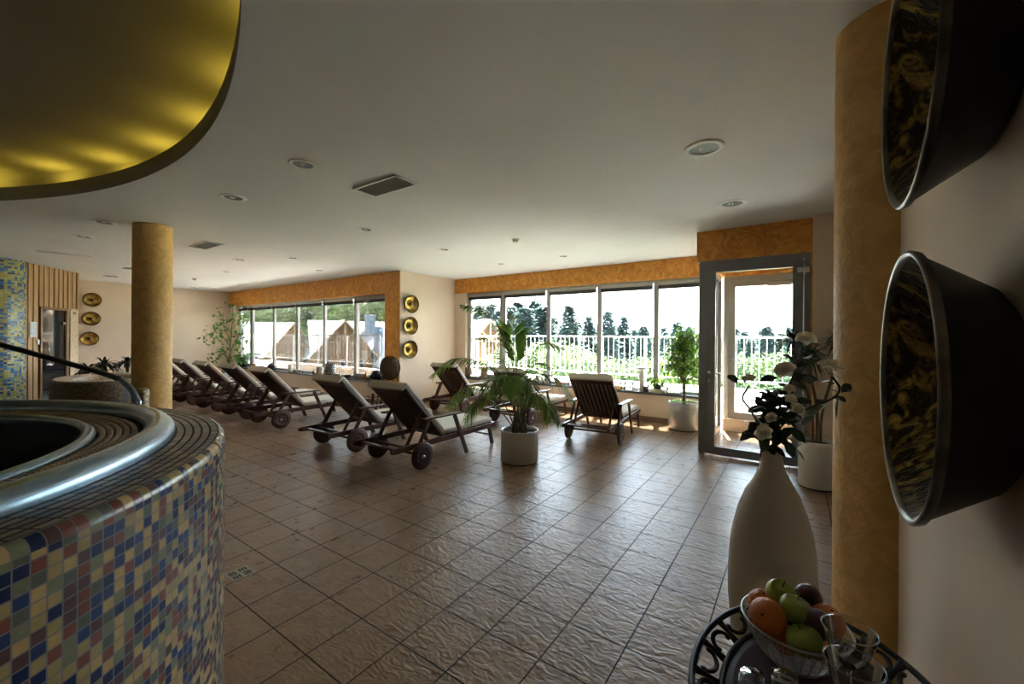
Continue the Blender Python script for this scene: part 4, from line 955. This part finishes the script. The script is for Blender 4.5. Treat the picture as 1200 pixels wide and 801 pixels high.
BR = [('camellia branch in the vase reaching left with one small bud', [VV(893, 510), VV(886, 492, 1.60), VV(878, 478, 1.6), VV(870, 466, 1.62), VV(878, 452, 1.64)], [(878, 446, 1.60, .027, (-.2, -.5, 1))], [(864, 449), (890, 447), (872, 456)], 0),
      ('camellia branch in the vase bending right to a large bloom against the column', [VV(915, 500), VV(948, 478, 1.62), VV(975, 467, 1.6), VV(984, 455, 1.6), VV(975, 441, 1.6)], [(972, 433, 1.58, .044, (.2, -.3, 1))], [(965, 475), (960, 445), (972, 448), (938, 482), (955, 487), (952, 443)], 12),
      ('camellia branch in the vase standing tallest with cream bloom at its top', [VV(910, 490), VV(925, 450, 1.72), VV(938, 425, 1.74), VV(940, 408, 1.74)], [(944, 400, 1.66, .040, (.1, -.6, .8)), (921, 436, 1.58, .040, (-.3, -.7, .7)), (925, 457, 1.56, .022, (0, -.7, .8))], [(933, 410), (945, 418), (950, 422), (928, 400), (938, 430), (945, 440)], 26),
      ('camellia branch in the vase with the dense dark leaves and low blooms above the neck', [VV(905, 510), VV(908, 480, 1.66), VV(912, 455, 1.66)], [(905, 490, 1.55, .022, (-.4, -.8, .5)), (898, 507, 1.56, .034, (-.5, -.8, .3)), (934, 480, 1.56, .026, (.3, -.8, .6)), (926, 468, 1.56, .022, (.2, -.8, .6))], [(890, 495), (900, 510), (915, 480), (895, 478), (925, 500), (908, 470), (885, 503), (920, 515), (900, 520), (930, 470)], 140)]
for bi, (lab, st_, fls, lv, nrand) in enumerate(BR):
    t = empty('camellia_branch', vp, 0, lab, 'flower', 'artificial camellias in the cream vase'); rr = random.Random(bi + 40)
    sp_ = spline([Vector((0, 0, .92)), neck + Vector((.004 * (bi - 1.5), .004, 0))] + st_, 6)
    MB().tube(sp_, [.0042] * len(sp_), 6).build('stem', m_stem, t)
    b = MB()
    for (u, v) in lv:
        p = VV(u, v, 1.66 + rr.uniform(-.05, .05))
        d = p - sp_[-6]; d.z *= .5; b.leaf(p, d if d.length > .02 else Vector((1, 0, 0)), Vector((rr.uniform(-.3, .3), -.8, .7)), .07, .036, .1, .15, segs=3)
    for k in range(nrand):
        if bi == 3: p = VV(905 + max(-20, min(22, rr.gauss(0, 13))), rr.uniform(458, 522), 1.68 + rr.gauss(0, .04)); p = p if p.z > 1.06 else Vector((p.x, p.y, 1.06 + rr.random() * .08))
        else: p = sp_[rr.randrange(len(sp_) // 2, len(sp_))] + Vector((rr.gauss(0, .018), rr.gauss(0, .018), rr.gauss(0, .015)))
        leafat(b, p, rr, .064 if bi != 0 else .04, .034 if bi != 0 else .022)
    b.build('leaves', m_darkleaf, t)
    for (u, v, d, R, tl) in fls: bloom(t, VV(u, v, d), R, tl, u)

# ------------------------------------------------------------------ table, tray, fruit
TX, TY, TZ = .045, 1.17, .655
tb = empty('side_table', (TX, TY, 0), 0, 'small dark round pedestal side table under the black tray', 'table')
MB().lathe([(.001, .605), (.19, .605), (.2, .615), (.2, .63), (.001, .64)], seg=48).build('tabletop', m_tabledark, tb)
MB().lathe([(.001, 0), (.15, 0), (.14, .03), (.04, .06), (.03, .3), (.04, .58), (.08, .606)], seg=32).build('pedestal', m_tabledark, tb)
tr = empty('serving_tray', (TX, TY, .64), 0, 'black lacquer tray with pierced scrollwork border holding fruit and glasses', 'tray')
AX, AY = .26, .375
b = MB(); b.lathe([(.001, .0), (.72, .0), (.75, .012), (.72, .016), (.001, .006)], seg=72, ex=AX, ey=AY); b.build('tray_base', m_trayblk, tr)
b = MB(); b.tube([(AX * cos(a), AY * sin(a), .035) for a in [2 * pi * k / 72 for k in range(72)]], .008, 8, closed=True)
b.tube([(AX * .75 * cos(a), AY * .78 * sin(a), .014) for a in [2 * pi * k / 72 for k in range(72)]], .007, 8, closed=True); b.build('rim', m_trayblk, tr)
b = MB()
for k in range(20):
    a = 2 * pi * k / 20; sg = 1 if k % 2 else -1
    pts = []
    for i in range(30):          # a C-scroll curling in at both ends
        q = i / 29 * 2 - 1; ph = q * 3.9; rad = .062 * (1 - .62 * abs(q) ** 1.4)
        du = .045 * q * 2.2 + rad * sin(ph) * .9; dv = rad * cos(ph) * sg * 1.1
        rr_ = min(.97, max(.78, .875 + dv * .95)); ang = a + du * 1.25
        pts.append((AX * rr_ * cos(ang), AY * rr_ * sin(ang), .014 + .022 * (rr_ - .75) / .25))
    b.tube(pts, .0068, 6, flat=.4)
    for dd in (.14, .18): b.tube([(AX * .77 * cos(a + dd), AY * .79 * sin(a + dd), .014), (AX * .88 * cos(a + .157), AY * .88 * sin(a + .157), .026), (AX * .99 * cos(a + .32 - dd), AY * .99 * sin(a + .32 - dd), .035)], .006, 6)
b.build('scrollwork', m_trayblk, tr)
t = empty('oval_place_mat', (TX, TY + .005, .6565), 0, 'dark red woven oval mat lying in the black tray', 'mat')
MB().lathe([(.001, .004), (.16, .004), (.17, .003), (.172, 0)], seg=60, ex=1, ey=1.42).build('mat', m_traymat, t)
bc = Vector((-.002, 1.317, .6608))
fb = empty('fruit_bowl', bc, 0, 'silver wire fruit bowl on the black tray', 'bowl')
MB().tube([(.121 * cos(a), .121 * sin(a), .098) for a in [2 * pi * k / 64 for k in range(64)]], .0032, 8, closed=True).build('rim', m_wire, fb)
b = MB()
def bw(z): return .06 + .062 * (z / .098) ** .6
for k in range(64):
    a = 2 * pi * k / 64; a2 = a + .12 * (1 if k % 2 else -1)
    b.tube([(bw(z) * cos(a + (a2 - a) * z / .098), bw(z) * sin(a + (a2 - a) * z / .098), z) for z in (0, .03, .06, .098)], .0011, 4, cap=False)
for z in (.002, .02, .04, .06, .08): b.tube([(bw(z) * cos(a), bw(z) * sin(a), z) for a in [2 * pi * k / 40 for k in range(40)]], .0012, 4, closed=True)
b.lathe([(.001, .001), (.06, .001)], seg=32); b.build('wire_basket', m_wire, fb)
def apple(p, tilt, lab, rad=.038):
    t = empty('apple', p, 0, lab, 'fruit', 'fruit in the wire bowl'); t.rotation_euler = tilt
    def fn(q): return 1 - .30 * max(0, q.z - .72) / .28 * 1.1 - .12 * max(0, -q.z - .8) / .2
    MB().sphere((0, 0, 0), rad, 28, 22, (1, 1, .92), fn).build('flesh', m_apple, t)
    MB().tube([(0, 0, rad * .55), (.002, 0, rad * .8), (.004, .001, rad * 1.12)], .0014, 6).build('stem', m_stem, t)
def orange(p, tilt, lab, rad=.041):
    t = empty('orange', p, 0, lab, 'fruit', 'fruit in the wire bowl'); t.rotation_euler = tilt
    MB().sphere((0, 0, 0), rad, 28, 20, (1, 1, .96), lambda q: 1 - .06 * max(0, q.z - .93) / .07).build('peel', m_orangef, t)
    MB().sphere((0, 0, rad * .91), .004, 8, 6, (1, 1, .4)).build('stem_button', m_stem, t)
def plum(p, lab, rad=.033):
    t = empty('plum', p, 0, lab, 'fruit', 'fruit in the wire bowl')
    MB().sphere((0, 0, 0), rad, 24, 18, (1, 1, 1.08), lambda q: 1 - .08 * max(0, q.z - .85) / .15).build('skin', m_plum, t)
apple(bc + Vector((-.030, .035, .140)), (.2, .1, 0), 'green apple with dark stem at the back left of the pile')
apple(bc + Vector((.002, -.015, .137)), (.1, .15, 1), 'green apple with stem upright in the middle of the pile')
apple(bc + Vector((.020, -.072, .098)), (-.3, .2, 2), 'green apple lowest and nearest at the front rim', .039)
orange(bc + Vector((-.058, -.045, .112)), (1.0, -.5, 0), 'large orange nearest the left rim of the bowl', .043)
orange(bc + Vector((-.073, .022, .105)), (.2, .1, 0), 'orange mostly hidden behind the larger left one', .036)
orange(bc + Vector((.068, .022, .112)), (.2, .3, 0), 'orange at the right behind the upper glass', .040)
plum(bc + Vector((.030, .055, .140)), 'dark red plum at the back beside the column')
plum(bc + Vector((.048, -.03, .125)), 'dark red plum right of the middle apple')
plum(bc + Vector((0, .02, .075)), 'dark plum buried at the bottom of the bowl', .030)
orange(bc + Vector((-.02, -.03, .06)), (0, 0, 0), 'orange buried low under the other fruit', .036)
orange(bc + Vector((.045, .0, .055)), (0, 0, 0), 'orange low at the right under the plums', .034)
# glassware
m_goblet = glass_mat('goblet_glass', (.90, .92, .93), 1.6, .03)
def goblet(p, lab, R=.052, hh=.19):
    t = empty('glass_goblet', p, 0, lab, 'glass', 'clear glasses on the tray')
    MB().lathe([(.001, hh - .085), (.012, hh - .084), (.030, hh - .07), (R * .82, hh - .04), (R, hh)], seg=56).build('bowl', m_goblet, t)
    MB().tube([(R * cos(a), R * sin(a), hh) for a in [2 * pi * k / 48 for k in range(48)]], .0019, 6, closed=True).build('rim', m_cup, t)
    MB().lathe([(.001, 0), (.034, 0), (.034, .002), (.008, .008), (.0045, .03), (.005, hh - .1), (.012, hh - .084), (.001, hh - .084)], seg=40).build('stem', m_cup, t)
goblet(Vector((.101, 1.213, .657)), 'clear glass goblet beside the fruit, the one farther back on the tray', .051, .183)
goblet(Vector((.099, 1.097, .657)), 'clear glass goblet at the right edge of the tray nearest the camera', .050, .180)
def cup(p, rz, lab):
    t = empty('glass_cup', p, rz, lab, 'glass', 'little upturned glass cups on the tray')
    MB().lathe([(.001, .07), (.020, .07), (.024, .066), (.030, .03), (.034, .001), (.031, .001), (.027, .03), (.021, .062), (.001, .063)], seg=40).build('body', m_cup, t)
    MB().tube([(.027, 0, .05), (.045, 0, .052), (.052, 0, .038), (.045, 0, .02), (.030, 0, .02)], .003, 8).build('handle', m_cup, t)
cup(Vector((-.082, 1.098, .6605)), 1.2, 'small upturned clear glass cup at the left front of the tray'); cup(Vector((-.018, 1.14, .6605)), 2.2, 'small upturned clear glass cup with handle right below the fruit bowl')

# ------------------------------------------------------------------ outside: terraces, railings
MB().bx(-18, 4, Y2 + .2, 9.5, -.3, -.02).build('terrace_floor', m_concrete, kind='structure')
MB().bx(-18, -7.1, Y1 + .25, Y2 + .2, -.3, -.02).build('terrace_floor', m_concrete, kind='structure')
MB().bx(-7.6, 4, 9.1, 9.32, -.3, .50).build('terrace_parapet', m_white, kind='structure')
MB().bx(-18, -7.6, 7.55, 7.77, -.3, .52).build('terrace_parapet', m_white, kind='structure')
MB().bx(-7.7, -7.48, 7.77, 9.32, -.3, .50).build('terrace_parapet', m_white, kind='structure')
MB().bx(-18, 4, 5, 9.0, -4, -.31).build('building_wall', m_white, kind='structure')
def railing(p0, p1, pitch, zb, zt, zf, lab):
    p0 = Vector(p0); p1 = Vector(p1); Lr = (p1 - p0).length; t = empty('terrace_railing', (p0.x, p0.y, 0), atan2(p1.y - p0.y, p1.x - p0.x), lab, 'railing')
    MB().bx(0, Lr, -.025, .025, zt - .035, zt).build('top_rail', m_rail_white, t)
    MB().bx(0, Lr, -.015, .015, zb, zb + .03).build('bottom_rail', m_rail_white, t)
    b = MB(); n = int(Lr / pitch)
    for k in range(n):
        x = (k + .5) * Lr / n; b.tube([(x, 0, zb), (x, 0, zt - .03)], .006, 6, cap=False)
    b.build('balusters', m_rail_white, t)
    k = 0
    while k * 1.6 < Lr: MB().bx(k * 1.6 - .02 + .02, k * 1.6 + .04, -.02, .02, zf, zt - .01).build('post', m_rail_white, t); k += 1
railing((-7.6, 9.21, 0), (4, 9.21, 0), .125, .64, 1.535, .5, 'white metal terrace railing outside the right windows')
railing((-18, 7.66, 0), (-7.6, 7.66, 0), .17, .66, 1.525, .52, 'white metal terrace railing outside the left windows')
railing((-7.59, 7.7, 0), (-7.59, 9.15, 0), .125, .64, 1.535, .5, 'short white railing joining the two terrace railings at the corner')
g = MB(); g.bx(-160, 60, 9.6, 160, -9, -8); g.build('ground', m_grass, kind='structure')
hl = MB(); n = 24
for i in range(n + 1):
    for j in range(n + 1):
        x = -190 + 260 * i / n; y = 12 + 160 * j / n; dd = sqrt(x * x + y * y)
        hl.v.append(Vector((x, y, -8.2 + max(0, dd - 72) * .10 + 1.0 * noise.noise(Vector((x, y, 0)) * .05))))
for i in range(n):
    for j in range(n): a = i * (n + 1) + j; hl.face((a, a + n + 1, a + n + 2, a + 1), sm=True)
hl.build('hillside', m_grass, kind='structure')

# chalets
def chalet(u, d, ang, width, lab, zr, ll, lr, flowers, chimney):
    """front gable faces local -y; ridge of the gable along +y; cross wings with ridge along x"""
    p = PD(u, 391, d); t = empty('chalet', (p.x, p.y, -8), ang, lab, 'house')
    hr_ = zr + 8; hw = width / 2; rh = hw * 1.15; he = hr_ - rh; dep = 6.0
    b = MB(); n0 = 0
    pr = [(-hw + .5, 0), (hw - .5, 0), (hw - .5, he + .4), (0, hr_ - .25), (-hw + .5, he + .4)]
    for y in (0, dep):
        for x, z in pr: b.v.append(Vector((x, y, z)))
    b.face((0, 1, 2, 3, 4)); b.face((9, 8, 7, 6, 5))
    for i in range(5): j = (i + 1) % 5; b.face((i, j, j + 5, i + 5))
    b.build('gable_block', m_timber, t)
    MB().bx(-hw + .45, hw - .45, -.06, dep, 0, he - 2.2).build('ground_storey', m_render, t)
    rf = MB()
    for s in (-1, 1): rf.beam((s * hw * .5, -1.0, he + rh * .5), (s * hw * .5, dep + .5, he + rh * .5), sqrt(hw * hw + rh * rh) + .3, .18, up=Vector((s * rh, 0, hw)).normalized())
    rf.build('gable_roof', m_roof, t)
    bb = MB()
    for s in (-1, 1): bb.beam((0, -1.05, hr_ + .02), (s * (hw + .1), -1.05, he - .1), .16, .34, up=(0, 1, 0))
    # truss
    zt_ = he + rh * .42; xw = hw * .58
    bb.beam((-xw, -1.0, zt_), (xw, -1.0, zt_), .14, .22, up=(0, 1, 0)); bb.beam((0, -1.0, zt_), (0, -1.0, hr_ - .3), .14, .2, up=(0, 1, 0))
    for s in (-1, 1): bb.beam((0, -1.0, zt_), (s * xw * .5, -1.0, zt_ + (hr_ - zt_) * .5), .12, .18, up=(0, 1, 0))
    bb.build('bargeboards', m_timber_light, t)
    po = MB()
    for k in range(4): xx = -hw * .62 + k * hw * .413; po.bx(xx - .09, xx + .09, -.98, -.8, 0, zt_)
    po.build('posts', m_timber_light, t)
    if flowers:
        MB().bx(-hw + .6, hw - .6, -.95, 0, he - 2.4, he - 2.2).build('balcony_floor', m_timber, t)
        MB().bx(-hw + .6, hw - .6, -1.02, -.92, he - 2.2, he - 1.35).build('balcony_front', m_flower, t)
    for k in range(3):
        xx = -hw * .5 + k * hw * .5
        w_ = MB(); w_.bx(xx - .42, xx + .42, -.05, .02, he - 1.9, he - .3); wo = w_.build('window', m_white, t)
        MB().bx(xx - .34, xx + .34, -.08, -.04, he - 1.82, he - .38).build('pane', m_pane, wo)
        w_ = MB(); w_.bx(xx - .38, xx + .38, -.1, -.05, he - 4.4, he - 3.1); wo = w_.build('window', m_white, t)
        MB().bx(xx - .3, xx + .3, -.13, -.09, he - 4.32, he - 3.18).build('pane', m_pane, wo)
    # cross wing
    wd = 4.6; rz_ = hr_ + .05; run = 4.9; ez = rz_ - run * .95
    if ll or lr:
        q = MB(); x0, x1 = -ll, lr; yc = 5.6
        q.bx(x0 + .5, x1 - .5, yc - run + .9, yc + run - .9, 0, ez + .6); q.build('wing', m_render, t)
        q = MB()
        for s in (-1, 1): q.beam((x0, yc + s * run * .5, (rz_ + ez) / 2), (x1, yc + s * run * .5, (rz_ + ez) / 2), sqrt(run ** 2 + (rz_ - ez) ** 2) + .2, .2, up=Vector((0, s * (rz_ - ez), run)).normalized())
        q.build('wing_roof', m_roof, t)
        for xe, s in ((x0, -1), (x1, 1)):
            e = MB(); n0 = [Vector((xe - s * .5, yc - run + .9, ez + .6)), Vector((xe - s * .5, yc + run - .9, ez + .6)), Vector((xe - s * .5, yc, rz_ - .25))]
            for v in n0: e.v.append(v)
            for v in n0: e.v.append(v - Vector((s * .2, 0, 0)))
            e.face((0, 1, 2)); e.face((3, 5, 4)); e.face((0, 3, 4, 1)); e.face((1, 4, 5, 2)); e.face((2, 5, 3, 0)); e.build('wing_gable', m_timber, t)
    if chimney:
        MB().bx(3.2, 4.4, 3.4, 4.4, hr_ - 3.2, hr_ + .9).build('chimney', m_tower, t); MB().bx(3.1, 4.5, 3.3, 4.5, hr_ + .9, hr_ + 1.05).build('chimney_cap', m_roof, t)
    return t
def facing(u): r = ray(u, 391); return atan2(r.y, r.x) - pi / 2
chalet(341, 66, facing(341) + radians(28), 9.2, 'brown timber chalet with red balcony seen through the left window panes', 3.4, 15, 1.5, True, False)
chalet(403, 50, facing(403) + radians(8), 7.6, 'brown timber chalet with grey chimney behind the right panes of the left window', 3.26, 3.6, 11, False, True)
chalet(571, 44, facing(571) + radians(20), 6.6, 'brown timber chalet with pinkish balcony seen in the leftmost pane of the right window', 3.2, 9, 3, True, False)
p = PD(447, 391, 52); MB().lathe([(1.0, 0), (1.0, 10.6), (.001, 10.7)], (0, 0, 0), 32).build('storage_tank', m_tower, label='dark blue-grey cylinder tank at the right edge of the left window view', cat='tank').location = (p.x, p.y, -8)

# trees
def conifer_mesh(seed, ht=15):
    r = random.Random(seed); t = empty('conifer')
    tr = MB(); tr.tube([(0, 0, 0), (0, 0, ht * .6), (0, 0, ht)], [.2, .12, .03], 8); tr.build('trunk', m_trunk, t)
    mb = MB(); nw = 60
    for i in range(nw):
        f_ = i / (nw - 1); z = ht * (.08 + .91 * f_); R_ = (ht * .25) * (1 - f_) ** .85 * r.uniform(.82, 1.12) + .12
        nb_ = int(10 - 4 * f_)
        for k in range(nb_):
            a = 2 * pi * k / nb_ + r.uniform(-.3, .3); Rb = R_ * r.uniform(.65, 1.1); d = Vector((cos(a), sin(a), 0)); side = Vector((-sin(a), cos(a), 0))
            ns = 3 + int(Rb * 1.7)
            for j in range(ns):
                g_ = (j + .4) / ns; c_ = Vector((0, 0, z + r.uniform(-.15, .15))) + d * Rb * g_ + Vector((0, 0, -.38 * Rb * g_ * g_ + .12 * Rb * g_))
                sz = (.5 + .3 * (1 - g_)) * r.uniform(.7, 1.2)
                for s in (-1, 1):
                    dd = (side * s * r.uniform(.5, 1) + d * r.uniform(.4, 1.1) + Vector((0, 0, r.uniform(-.55, .1)))).normalized()
                    mb.leaf(c_, dd, Vector((r.uniform(-.3, .3), r.uniform(-.3, .3), 1)), sz, sz * .42, -.15, .1)
    mb.leaf((0, 0, ht - .3), (0, 0, 1), (1, 0, 0), 1.0, .2)
    mb.keep = True; mb.build('needles', m_needle, t); return t
def broad_mesh(seed, ht, m, name):
    r = random.Random(seed); t = empty(name)
    tr = MB(); tr.tube([(0, 0, 0), (.1, 0, ht * .4), (0, .1, ht * .8)], [.18, .12, .05], 8); tr.build('trunk', m_trunk, t)
    mb = MB()
    for k in range(34):
        a = r.uniform(0, 6.28); zz = r.uniform(.28, .95); rad = ht * .30 * sin(pi * min(1, zz * .85 + .08)) * r.uniform(.3, 1); c_ = Vector((rad * cos(a), rad * sin(a), ht * zz)); cr_ = ht * r.uniform(.08, .14)
        for q in range(80):
            n_ = Vector((r.gauss(0, 1), r.gauss(0, 1), r.gauss(0, 1))).normalized(); p_ = c_ + n_ * cr_ * r.uniform(.75, 1.05)
            sz = ht * .028 * r.uniform(.7, 1.3); mb.leaf(p_, n_ + Vector((r.uniform(-1, 1), r.uniform(-1, 1), -.3)), n_, sz, sz * .7, .1, .1)
    mb.keep = True; mb.build('foliage', m, t); return t
kinds = [conifer_mesh(1), conifer_mesh(2), conifer_mesh(3)]; used = [False] * 3
bkinds = [broad_mesh(11, 9, m_leafy, 'broadleaf_tree'), broad_mesh(12, 9, m_leafy2, 'broadleaf_tree')]; bused = [False] * 2
def put(src, flags, k, u, vtop, d, h0, lab, cat, group, zb=-8.3, wide=1.0):
    p = PD(u, 391, d); zt = PD(u, vtop, d).z; s = (zt - zb) / h0
    if not flags[k]: o = src[k]; flags[k] = True
    else: o = dup(src[k])
    o.location = (p.x, p.y, zb); sx = s * (.92 + .16 * rnd.random()) if h0 > 10 else s * (1.0 + .2 * rnd.random()); o.scale = (sx * wide, sx * wide, s); o.rotation_euler = (0, 0, rnd.uniform(0, 6.28))
    o['label'] = lab; o['category'] = cat; o['group'] = group
con = [(596, 352, 50), (607, 347, 54), (616, 354, 48), (627, 346, 56), (637, 352, 50), (648, 366, 58), (656, 378, 50), (667, 350, 46), (677, 371, 52), (690, 364, 50), (700, 378, 60), (712, 357, 47), (722, 376, 58), (731, 364, 50), (742, 381, 60), (754, 375, 46), (765, 388, 56),
       (780, 384, 60), (794, 369, 46), (806, 376, 52), (820, 386, 60), (843, 390, 56), (862, 392, 60), (880, 393, 55), (899, 375, 44), (912, 389, 58), (925, 391, 60), (940, 388, 54), (586, 358, 62), (576, 350, 66), (562, 352, 70)]
def pane_of(u):
    return 'leftmost pane of the right window' if u < 590 else 'pane behind the palm' if u < 643 else 'pane left of the single lounger' if u < 702 else 'pane above the single lounger' if u < 769 else 'pane behind the ficus' if u < 835 else 'glass terrace door'
ORD = ['leftmost', 'second', 'third', 'fourth', 'fifth', 'sixth', 'seventh', 'eighth', 'ninth', 'tenth']
def ordinals(us, pane):
    out = {}
    for q in set(pane(u) for u in us):
        g_ = sorted(u for u in us if pane(u) == q)
        for n_, u in enumerate(g_): out[u] = ORD[n_] + (' from left' if n_ else '')
    return out
orc = ordinals([c[0] for c in con], pane_of)
for i, (u, v, d) in enumerate(con): put(kinds, used, i % 3, u, v, d, 15.7, 'pointed dark fir, %s, in the %s' % (orc[u], pane_of(u)), 'tree', 'fir trees seen through the right window', wide=1.75 if u < 650 else 1.3)
k = 0; u = 558
while u < 950:
    put(kinds, used, k % 3, u, 384 + 6 * sin(k * 2.3) - (8 if u < 650 else 0), 66 + 3 * (k % 2), 15.7, 'low dark forest-line treetop%s, seen in the ' % (' just right of a mullion' if False else '') + pane_of(u), 'tree', 'forest line behind the pointed firs', wide=1.5); u += 10.5; k += 1
lf = [(600, 400, 30), (622, 405, 28), (640, 398, 32), (660, 400, 30), (676, 406, 27), (692, 412, 28), (715, 418, 30), (742, 421, 30), (765, 415, 30), (790, 412, 28), (815, 415, 30), (650, 415, 26), (860, 412, 30), (885, 415, 30), (915, 410, 30), (584, 412, 30)]
orl = ordinals([c[0] for c in lf], pane_of)
for u, v, d in lf: put(bkinds, bused, 0, u, v, d, 9.3, 'light green leafy treetop, %s, in the %s' % (orl[u], pane_of(u)), 'tree', 'leafy treetops below the terrace')
hills = [(255, 350, 85), (275, 345, 88), (292, 348, 90), (308, 352, 86), (322, 346, 92), (338, 350, 88), (352, 344, 84), (366, 346, 90), (378, 343, 86), (392, 347, 92), (406, 342, 88), (420, 345, 84), (434, 341, 88), (448, 343, 90), (462, 340, 86), (300, 362, 80), (362, 360, 78), (372, 372, 76), (384, 365, 80)]
def spot_of(u): return 'left of the red-balcony gable' if u < 335 else 'between the two chalet gables' if u < 396 else 'above the chalet with the chimney'
orh = ordinals([c[0] for c in hills], spot_of)
for i, (u, v, d) in enumerate(hills):
    lab = 'tall hillside tree, %s, %s' % (orh[u], spot_of(u))
    if i % 3 == 1: put(kinds, used, i % 3, u, v, d, 15.7, lab, 'tree', 'trees behind the chalets')
    else: put(bkinds, bused, 1, u, v, d, 9.3, lab, 'tree', 'trees behind the chalets')
